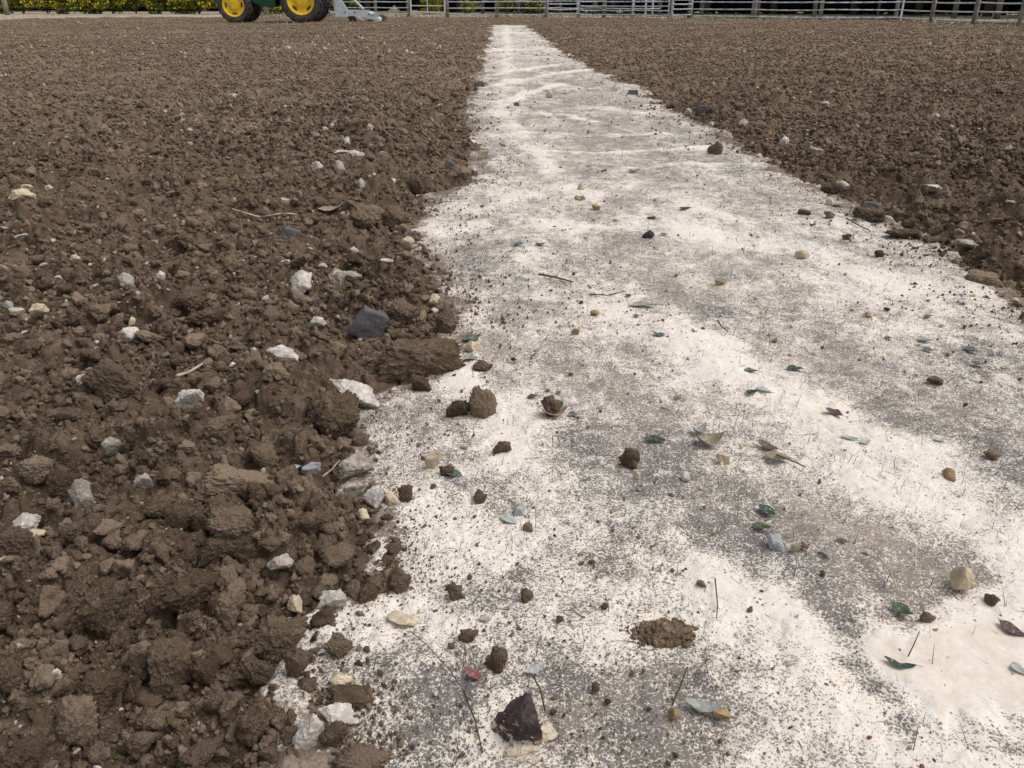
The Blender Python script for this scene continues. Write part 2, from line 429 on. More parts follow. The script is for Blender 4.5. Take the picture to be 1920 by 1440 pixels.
# strip cover: lanes of powder laid along the tyre tracks
LANES = [  # (points in photo, half width m, gain)
    ([(950, 50), (950, 100), (950, 150), (935, 210), (965, 240), (1000, 290), (1060, 345), (1110, 385)], 0.055, 0.40),
    ([(910, 62), (1000, 62)], 0.5, 0.25), ([(905, 95), (1060, 92)], 0.25, 0.3),
    ([(930, 162), (1000, 148), (1060, 136), (1150, 128)], 0.06, 0.55), ([(910, 143), (990, 130), (1040, 122)], 0.06, 0.45),
    ([(960, 190), (1000, 172), (1050, 158)], 0.05, 0.6),
    ([(1010, 212), (1080, 222), (1120, 232)], 0.04, 0.5), ([(1140, 205), (1200, 213)], 0.06, 0.45),
    ([(1010, 285), (1100, 290), (1200, 284), (1320, 278)], 0.035, 0.7), ([(1100, 255), (1250, 252)], 0.03, 0.45),
    ([(1180, 318), (1300, 310), (1420, 308)], 0.03, 0.5),
    ([(840, 385), (900, 395), (960, 375), (1060, 350)], 0.05, 0.5), ([(830, 440), (900, 420)], 0.04, 0.3),
    ([(1010, 420), (1100, 430), (1200, 425), (1330, 440), (1500, 470), (1640, 520), (1760, 590), (1920, 680), (2100, 780)], 0.075, 0.62),
    ([(1140, 365), (1250, 368), (1330, 400), (1450, 440)], 0.045, 0.42),
    ([(990, 475), (1030, 510), (1080, 540), (1150, 560), (1210, 600), (1290, 640), (1350, 680), (1400, 720), (1480, 760), (1580, 800), (1700, 850), (1830, 890), (1960, 930)], 0.07, 0.68),
    ([(1180, 590), (1090, 600), (960, 560), (880, 545)], 0.04, 0.25),
    ([(900, 665), (960, 690), (1000, 720)], 0.05, 0.25),
    ([(880, 720), (930, 790), (960, 840), (1010, 890), (1060, 940), (1130, 1000), (1210, 1060), (1300, 1090), (1430, 1130), (1500, 1190), (1590, 1260), (1700, 1330), (1800, 1400)], 0.075, 0.62),
    ([(760, 980), (840, 1010), (950, 1060), (1080, 1120), (1200, 1160), (1300, 1200)], 0.06, 0.55),
    ([(620, 1180), (720, 1180), (820, 1200), (900, 1215), (1010, 1215), (1130, 1230)], 0.045, 0.55),
    ([(700, 1390), (760, 1360), (840, 1420)], 0.04, 0.35), ([(930, 1400), (1000, 1405), (1010, 1440)], 0.035, 0.6),
    ([(1665, 1215), (1740, 1225), (1820, 1235), (1920, 1225), (2050, 1225)], 0.026, 1.0),
    ([(1740, 1275), (1820, 1290), (1930, 1295)], 0.024, 1.0),
    ([(1780, 1200), (1860, 1150), (1940, 1060)], 0.03, 0.6), ([(1740, 1325), (1850, 1345), (1930, 1330)], 0.014, 0.7),
    ([(1560, 880), (1650, 930), (1780, 960), (1900, 1010)], 0.04, 0.45),
    ([(1150, 1330), (1300, 1400), (1420, 1430)], 0.04, 0.25),
]
DARK = [  # (px, py, radius m, gain, brown)
    (930, 930, 0.035, 0.55, 0.2), (905, 870, 0.03, 0.4, 0.6), (1240, 890, 0.045, 0.55, 0.1), (1330, 930, 0.05, 0.45, 0.6), (1400, 1000, 0.05, 0.55, 0.1),
    (1450, 1060, 0.04, 0.5, 0.1), (1080, 835, 0.04, 0.5, 0.1), (1150, 740, 0.05, 0.35, 1.0), (1200, 660, 0.03, 0.3, 1.0), (1300, 760, 0.05, 0.3, 1.0),
    (1040, 530, 0.04, 0.3, 1.0), (1600, 700, 0.08, 0.4, 1.0), (1700, 790, 0.06, 0.45, 0.3), (1850, 840, 0.06, 0.5, 0.3), (1560, 640, 0.07, 0.35, 0.7),
    (1480, 560, 0.06, 0.25, 1.0), (1650, 1030, 0.05, 0.35, 1.0), (1560, 1090, 0.05, 0.45, 0.5), (1700, 1100, 0.04, 0.45, 0.8), (1520, 980, 0.05, 0.3, 1.0),
    (1580, 1170, 0.03, 0.5, 0.1), (1600, 1235, 0.024, 0.75, 0.0), (1640, 1290, 0.024, 0.7, 0.0), (1700, 1345, 0.024, 0.7, 0.0), (1800, 1375, 0.024, 0.6, 0.0), (1880, 1400, 0.045, 0.75, 0.0), (1540, 1130, 0.03, 0.5, 0.2), (1700, 1130, 0.025, 0.5, 0.8), (1820, 1110, 0.025, 0.5, 0.8), (1480, 1250, 0.025, 0.4, 0.0),
    (1130, 1330, 0.05, 0.55, 0.7), (1240, 1380, 0.05, 0.55, 0.4), (1050, 1290, 0.03, 0.4, 0.1), (1330, 1310, 0.04, 0.3, 0.5), (850, 1260, 0.04, 0.5, 0.1), (800, 1330, 0.03, 0.4, 0.1),
    (960, 1100, 0.025, 0.45, 0.1), (985, 1075, 0.02, 0.4, 0.1), (860, 1380, 0.03, 0.4, 0.1), (700, 1230, 0.02, 0.4, 0.1), (640, 1200, 0.02, 0.4, 0.1), (1020, 1250, 0.02, 0.4, 0.1),
    (1060, 660, 0.06, 0.25, 0.6), (960, 600, 0.07, 0.25, 0.5), (900, 480, 0.08, 0.2, 0.4), (880, 280, 0.15, 0.3, 0.3), (1200, 370, 0.1, 0.2, 0.6),
    (1150, 260, 0.14, 0.4, 1.0), (1120, 190, 0.25, 0.3, 1.0), (1230, 330, 0.1, 0.25, 1.0), (1330, 340, 0.08, 0.2, 0.6), (1250, 240, 0.12, 0.3, 1.0), (1000, 220, 0.15, 0.25, 1.0),
    (1370, 490, 0.07, 0.3, 1.0), (1430, 520, 0.06, 0.25, 1.0), (1300, 560, 0.06, 0.25, 0.7), (1450, 640, 0.06, 0.3, 0.8), (1800, 740, 0.06, 0.3, 0.8), (1180, 830, 0.04, 0.35, 0.7),
    (980, 110, 0.5, 0.12, 0.6), (960, 85, 0.5, 0.1, 0.2),
]
ins = E < 0.10
px_, py_ = GX[ins], GY[ins]
lane = 0.25 + 0.34 * fbm2(px_ * 13, py_ * 8, 371, 4, 0.6) + 0.36 * fbm2(px_ * 5, py_ * 3.2, 301, 4) + 0.22 * fbm2(px_ * 26, py_ * 20, 311, 3)
lane += -0.08 * sstep(py_, 2.6, 5.0) + 0.20 * sstep(py_, 7, 12)
brown = np.clip(0.45 + 0.9 * fbm2(px_ * 4, py_ * 3, 321, 3), 0, 1)
jw = 0.03 + 0.015 * sstep(py_, 2, 6)
jx = px_ + fbm2(px_ * 14, py_ * 14, 331, 3) * jw; jy = py_ + fbm2(px_ * 14, py_ * 10, 341, 3) * jw * 1.3
brk = np.clip(0.85 + 1.1 * fbm2(px_ * 7, py_ * 4, 361, 4), 0.15 + 0.45 * sstep(py_, 2, 4), 1.5)
for pts, w, g in LANES:
    ax, ay, _ = at(*np.array(pts, float).T)
    dmin = np.full(px_.shape, 1e9)
    for i in range(len(ax) - 1):
        vx, vy = ax[i + 1] - ax[i], ay[i + 1] - ay[i]; L2 = vx * vx + vy * vy + 1e-9
        t = np.clip(((jx - ax[i]) * vx + (jy - ay[i]) * vy) / L2, 0, 1)
        dmin = np.minimum(dmin, (jx - ax[i] - t * vx) ** 2 + (jy - ay[i] - t * vy) ** 2)
    lane += (0.85 + (0.75 if w <= 0.06 and len(pts) < 5 else 0.25) * sstep(ay.mean(), 2.5, 5)) * g * (1.7 if g >= 1 else brk) * np.exp(-dmin / (1.15 * w * w))
mound = 0
for a, b, r, g, br in DARK:
    x0, y0, _ = at(a, b)
    k_ = np.exp(-((jx - x0) ** 2 + ((jy - y0) * 0.8) ** 2) / (r * r))
    lane -= g * k_ * 0.85; brown = brown * (1 - k_) + br * k_
    if br == 1.0 and r < 0.09: mound = mound + 0.010 * np.exp(-((jx - x0) ** 2 + ((jy - y0) * 0.9) ** 2) / (r * r * 0.3))
lane_full = np.zeros_like(GX); lane_full[ins] = np.clip(lane, -0.1, 1.6)
brown_full = np.zeros_like(GX); brown_full[ins] = brown
zp = np.zeros_like(GX) - 1
hp = path_h(px_, py_) + mound
smooth_k = sstep(np.clip(lane, 0, 2), 0.9, 1.3)
hp = hp * (1 - 0.6 * smooth_k) + (0.004 + 0.006 * sstep(py_, 2.5, 5)) * np.clip(lane, 0, 1.3)
dust_full = np.zeros_like(GX); dust_full[ins] = np.exp(np.minimum(E[ins], 0) / (0.028 + 0.004 * py_)) * (0.75 + 0.6 * fbm2(px_ * 12, py_ * 12, 351, 3))
zp[ins] = hp - 0.05 * sstep(E[ins], 0.03, 0.10)
strip = sub_mesh("path", zp, ins & inside, M_LIME, {"lane": lane_full, "brown": brown_full, "dust": dust_full})
tag(strip, "pale lime dusted untilled strip running away between the tilled soil", "path", kind="structure")

# ground sheet to the horizon
k = NT("outer ground", 0.95, 0.1)
c = k.mix(k.ss(k.noise(0.9, 4), 0.4, 0.62), (0.50, 0.425, 0.33), (0.38, 0.315, 0.235))
c = k.mix(k.ss(k.noise(0.35, 4, 0.6), 0.56, 0.66, 0, 0.7), c, (0.07, 0.09, 0.035))
c = k.mix(k.ss(k.noise(30, 3), 0.4, 0.7, 0, 0.35), c, (0.22, 0.18, 0.13))
M_OUT = k.done(c, k.bump(k.noise(20, 4), 0.5, 0.03))
S = 900
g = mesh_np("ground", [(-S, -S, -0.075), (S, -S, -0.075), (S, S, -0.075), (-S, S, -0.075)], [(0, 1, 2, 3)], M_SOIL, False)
tag(link("ground", g), "bare ground under and around the field", "ground", kind="structure")
# the dry dirt margin beyond the field edge (its own sheet just above)
ths = np.linspace(-0.95, 0.95, 120)
rb = np.interp(ths, fb_t, fb_r) - 2.0
V = []; Q = []
for i, t in enumerate(ths):
    for r in (rb[i], rb[i] + 3, rb[i] + 12, 300):
        V.append((r * math.sin(t), r * math.cos(t), -0.02))
for i in range(len(ths) - 1):
    for j in range(3): Q.append((i * 4 + j, i * 4 + 4 + j, i * 4 + 5 + j, i * 4 + 1 + j))
tag(link("dirt_margin", mesh_np("dirt_margin", V, Q, M_OUT, False)), "dry pale dirt margin beyond the field edge", "dirt", kind="structure")

# ------------------------------------------------------------------ lump prototypes
def ico(sub):
    import bmesh
    bm = bmesh.new(); bmesh.ops.create_icosphere(bm, subdivisions=sub, radius=1)
    V = np.array([v.co[:] for v in bm.verts]); Fc = np.array([[v.index for v in f.verts] for f in bm.faces]); bm.free()
    return V, Fc
ICO = {s: ico(s) for s in (2, 3, 4, 5, 6)}
def lump(seed, sub=5, planes=12, p=8, rough=0.18, grain=0.05, flat=0.0, crumb=0.0, block=False):
    """an angular lump: random cut planes softened by p, then noise; bbox is +-1"""
    D, Fc = ICO[sub]; r_ = np.random.default_rng(seed)
    N = r_.normal(size=(planes, 3)); N /= np.linalg.norm(N, axis=1)[:, None]
    dd = r_.uniform(0.62, 1.0, planes)
    if block:
        N = np.concatenate([np.array([[1, 0.1, 0.05], [-1, 0.1, 0.2], [0, 1, 0], [0.05, -1, 0.12], [0, 0.1, 1], [0, 0, -1.]]), N[:5]]); N /= np.linalg.norm(N, axis=1)[:, None]
        dd = np.concatenate([[0.82, 0.8, 0.75, 0.72, 0.72, 0.75], r_.uniform(0.95, 1.15, 5)])
    q = np.maximum(D @ N.T, 0) / dd
    rr = (np.sum(q ** p, 1) + 0.35 ** p) ** (-1.0 / p)
    rr = np.minimum(rr, 1.7)
    rr *= 1 + rough * fbm3(D * 1.6 + seed, seed, 3) * 1.6
    P = D * rr[:, None]
    n2 = fbm3(P * 5.0 + seed * 3.1, seed + 5, 4, 0.6)
    P = P * (1 + rough * 0.55 * n2)[:, None]
    if grain:
        gsc = fbm3(P * 15 + seed, seed + 9, 2, 0.6)
        P = P * (1 + grain * (1.4 * np.abs(gsc) + gsc))[:, None]
    if crumb:
        g2 = vn3b(P * 9 + seed, seed + 19); g3 = vn3b(P * 19 + seed, seed + 29)
        P = P * (1 + crumb * np.maximum(0, g2 - 0.5) + 0.55 * crumb * np.maximum(0, g3 - 0.5))[:, None]
    lo, hi = P.min(0), P.max(0)
    P = (P - (lo + hi) / 2) / ((hi - lo) / 2)
    return P, Fc
def lump_mesh(name, mat, seed, smooth=True, **kw):
    P, Fc = lump(seed, **kw)
    return mesh_np(name, P, Fc, mat, smooth)
CLODS_H = [lump_mesh("soil_clod", M_CLOD, 1000 + i, sub=6, planes=12 + i, p=6, rough=0.22, grain=0.05, crumb=0.38) for i in range(8)]
CLODS_M = [lump_mesh("soil_clod", M_CLOD, 1100 + i, sub=5, planes=12 + i, p=6, rough=0.24, grain=0.055, crumb=0.38) for i in range(10)]
BLOCKS = [lump_mesh("soil_clod", M_CLOD, 1200 + i, sub=6, p=12, rough=0.13, grain=0.04, crumb=0.3, block=True) for i in range(4)]
_cache = {}
def stone_mesh(kind, var, hi):
    key = (kind, var, hi)
    if key not in _cache:
        if kind == 's': _cache[key] = lump_mesh("stone", MS[kind], 2500 + var * 7, sub=5, p=40, rough=0.07, grain=0.006, block=True)
        else: _cache[key] = lump_mesh("stone", MS[kind], 2000 + var * 7, sub=6 if hi else 5, planes=9 + var % 5, p=16, rough=0.20, grain=0.05)
    return _cache[key]

FOOT = []
def off_foot(x, y, s):
    keep = np.ones(len(x), bool)
    for fx, fy, fw, fd, nm in FOOT:
        k_ = 0.92 if nm != 'soil_clod' else 0.7
        keep &= ((x - fx) / (fw * k_)) ** 2 + ((y - fy) / (fd * k_ * 1.15)) ** 2 > 1
    return keep
def put(me, name, px, py, w, h, roll=0.0, dr=0.8, sink=0.3, minh=0.28, yaw=0.0, flip=1):
    """stand a lump on the ground so its middle lies at photo point (px,py) and it spans w x h photo pixels there"""
    z = 0.03
    for _ in range(4):
        x, y, t = at(px, py, z)
        W = w * float(t) / F
        dist = math.hypot(float(y), H); a = math.atan2(H - z, float(y))
        hh = h * float(t) / F
        Dp = W * dr
        Hh = math.sqrt(max((minh * W) ** 2, (hh ** 2 - (Dp * math.sin(a)) ** 2))) / max(0.5, math.cos(a)) if hh > Dp * math.sin(a) else minh * W
        if hh <= Dp * math.sin(a) : Dp = max(0.4 * W, hh / max(math.sin(a), 0.15) * 0.95)
        Hh = min(Hh, 1.5 * W)
        ox = np.array([0, 0.4, -0.4, 0, 0, 0.28, -0.28, 0.28, -0.28]) * W; oy = np.array([0, 0, 0, 0.4, -0.4, 0.28, 0.28, -0.28, -0.28]) * Dp
        gs, e = ground_z(float(x) + ox, float(y) + oy)
        gz = [0.45 * gs.max() + 0.55 * gs.mean()]
        z = 0.6 * z + 0.4 * (float(gz[0]) + Hh * (0.5 - sink))
    o = link(name, me)
    o.location = (float(x), float(y), z)
    o.scale = (W / 2 * flip, Dp / 2, Hh / 2)
    o.rotation_euler = (random.uniform(-0.1, 0.1), roll, math.atan2(-float(x), float(y)) + yaw)
    FOOT.append((float(x), float(y), W / 2, Dp / 2, name))
    return o

# ---- notable clods: px, py, w, h, roll(deg), label
CLOD_LIST = [
    (785, 674, 165, 72, 4, "long flat block of brown soil lying at the strip's left edge, largest clod there"),
    (625, 780, 98, 92, 25, "large rounded brown clod with crumbly top, just left of the standing cream stone"),
    (750, 588, 64, 52, 0, "round brown clod sitting beside the dark slate piece"),
    (757, 632, 50, 26, 0, "small flat clod just above the long soil block at the strip edge"),
    (836, 606, 40, 56, 10, "upright brown clod at the strip edge above the long soil block"),
    (208, 716, 70, 76, -30, "tilted oblong clod with one smooth face in the left soil"),
    (352, 556, 64, 44, -12, "big clod with a greyish top, upper of two stacked clods in the left soil"),
    (385, 592, 70, 36, 5, "broad clod under the greyish topped clod in the left soil"),
    (785, 346, 48, 40, 0, "round clod with a dark hollow below it, by the bend of the strip's left edge"),
    (690, 408, 70, 46, 0, "left half of the twin clod mass beside the strip"),
    (738, 410, 62, 46, 8, "right half of the twin clod mass beside the strip"),
    (355, 1120, 114, 88, 5, "largest rounded clod in the lower left heap"),
    (432, 1140, 58, 62, 0, "pale brown round clod touching the right side of the largest heap clod"),
    (300, 1146, 50, 66, -8, "upright clod touching the left side of the largest heap clod"),
    (526, 1190, 98, 84, -15, "rough crumbly clod with two small holes at the heap's right edge"),
    (482, 1252, 62, 62, 0, "clod directly below the rough clod with two holes"),
    (560, 1240, 56, 56, 10, "clod with ragged edges under the rough clod, next to the strip"),
    (432, 982, 86, 62, 0, "wide rounded clod, right one of three in a row above the heap"),
    (380, 980, 36, 54, 0, "narrow clod in the middle of the three in a row above the heap"),
    (338, 978, 54, 60, 12, "angular clod at the left of the three in a row above the heap"),
    (418, 1028, 92, 44, 8, "flat crusted slab of soil below the three clods in a row"),
    (440, 914, 132, 62, 24, "long flat soil slab slanting down to the right with a dark gap beneath"),
    (290, 948, 78, 44, -14, "oblong clod with a white crust along its upper edge"),
    (318, 1248, 80, 84, 0, "blocky upright clod in the lower left heap beside a tan clod"),
    (385, 1258, 46, 70, -10, "narrow clod between two blocky ones in the lower left heap"),
    (632, 1042, 66, 42, 0, "smooth rounded clod at the strip edge near the pinkish stone"),
    (410, 1312, 48, 54, 0, "rounded clod alone near the lower middle of the heap"),
    (195, 1150, 100, 110, 0, "wide crumbly mound clod at the left of the heap"),
    (185, 1300, 90, 90, 10, "broad clod below the white speckled stone in the lower left"),
    (30, 1030, 70, 80, 0, "clod at the left picture edge below a whitish stone"),
    (10, 1270, 60, 70, 0, "dark clod cut by the left picture edge"),
    (205, 1105, 60, 50, 0, "clod right behind the crumbly mound clod"),
    (145, 1350, 70, 80, 20, "pointed clod low in the heap at lower left"),
    (260, 1020, 56, 34, 0, "smooth small clod left of the flat crusted slab"),
    (205, 990, 54, 30, 0, "egg shaped clod under the whitish stone at left"),
    (500, 858, 44, 66, -22, "tall wedge shaped clod left of the bluish stone"),
    (415, 800, 70, 50, -15, "sloping clod below the bright white stone"),
    (70, 880, 60, 46, 0, "round clod near the left edge beside a dark hollow"),
    (120, 905, 56, 62, -20, "leaning clod left of the speckled grey stone"),
    (280, 630, 50, 26, 10, "flat clod below the pair of white stones at left"),
    (305, 618, 34, 42, 25, "slanted clod right of the pair of white stones at left"),
    (330, 680, 34, 30, 0, "small round clod above the thin tan stick"),
    (635, 1208, 54, 42, 0, "knobbly clod resting on lime by the heap's right edge"),
    (625, 1380, 56, 46, 0, "rounded clod beside the two grey white stones at the heap's foot"),
    (680, 1420, 110, 70, 0, "big clod cut by the bottom of the picture"),
    (470, 1360, 60, 60, 15, "clod at the bottom of the heap left of the grey white stones"),
    (905, 760, 54, 66, 0, "tall crumbly clod out on the lime, right one of a touching pair"),
    (858, 765, 42, 38, 0, "blocky clod on the lime touching the tall crumbly one"),
    (1035, 762, 40, 46, 0, "dark clod on the lime with a tan leaf curled under it"),
    (1180, 860, 38, 40, 0, "round crumbly clod alone on the grey part of the strip"),
    (942, 838, 34, 28, 0, "small crumbly clod between the clod pair and the standing cream stone"),
    (838, 880, 28, 22, 0, "small clod near the top of the standing cream stone"),
    (905, 685, 38, 20, 0, "low flat clod just right of the long soil block"),
    (790, 720, 36, 28, 0, "small clod in front of the long soil block"),
    (1341, 280, 28, 30, 0, "dark brown clod standing on the far white strip near its right edge"),
    (1555, 403, 22, 16, 25, "dark oval clod on the strip close to the right soil edge"),
    (1588, 443, 18, 14, 0, "reddish brown round clod on white lime at right"),
    (1650, 475, 20, 14, 0, "ragged little clod on white lime at right, below the reddish round one"),
    (1508, 396, 24, 12, 0, "flat brown clod where the lime meets the right soil"),
    (760, 925, 28, 40, 0, "upright clod at the lime's edge beside a yellowish stone"),
    (900, 930, 26, 26, 0, "little clod on clean lime right of the upright edge clod"),
    (990, 985, 20, 18, 0, "round brown lump on the lime above the two dark stained patches"),
    (988, 1113, 24, 30, 0, "crumbly lump on a dark stain in the middle of the lime"),
    (878, 1187, 38, 28, 0, "flat olive brown pebble like clod on the near lime"),
    (852, 1106, 30, 36, 0, "grey brown clod with lime stuck to it on the near lime"),
    (930, 1238, 40, 56, 12, "smooth brown oval lump with white flecks in the near lime"),
    (1315, 1092, 18, 14, 0, "small dark round lump on the clean near lime"),
    (1117, 1285, 16, 20, 0, "small brown lump on grey ground right of the pale leaf"),
    (750, 1088, 42, 44, 0, "ragged clod with a darker side by the lime's left edge"),
    (690, 1112, 36, 30, 0, "round clod left of the ragged edge clod"),
    (1050, 1157, 14, 14, 0, "tiny round soil ball on bright lime"),
    (1740, 1155, 26, 24, 0, "dark crumb clump beside the curled green leaf"),
    (1860, 1122, 26, 26, 0, "dark crumb clump right of the tall cream stone"),
    (1860, 850, 30, 18, 0, "dark soil clump on the grey right of the pale oval leaf"),
    (1755, 711, 28, 16, 15, "brown soil clump on the strip at right below a brown leaf"),
    (1690, 438, 60, 20, 0, "long dark clod overhanging the right edge of the strip"),
    (1845, 520, 60, 22, 0, "flat soil slab at the right soil edge near the picture's side"),
    (1630, 402, 60, 26, 0, "dark clod mass at the right soil edge above the slate flake"),
    (1560, 352, 40, 22, 0, "brown clod beside the whitish stone at the right soil edge"),
]
CLOD_LIST.append((660, 1307, 86, 40, 12, "ridged brick like clod lying on the lime by the grey white stones"))
clod_px = []
for i, (a, b, w, h, roll, lab) in enumerate(CLOD_LIST):
    me = (CLODS_H if w > 44 else CLODS_M)[(i * 3 + (1 if 'tall crumbly' in lab else 0)) % 8]
    blk = any(q_ in lab for q_ in ("block", "slab", "brick", "wedge", "smooth face", "pointed"))
    blk = blk and w > 58
    if blk: me = BLOCKS[i % 4]
    o = put(me, "soil_clod", a, b, w * 1.08, h * 1.1, math.radians(roll), 0.45 if w > 90 and "flat" in lab else 0.8, 0.28, flip=random.choice((-1, 1)))
    tag(o, lab, "clod", "single soil clods")
    clod_px.append((a, b, max(w, h)))

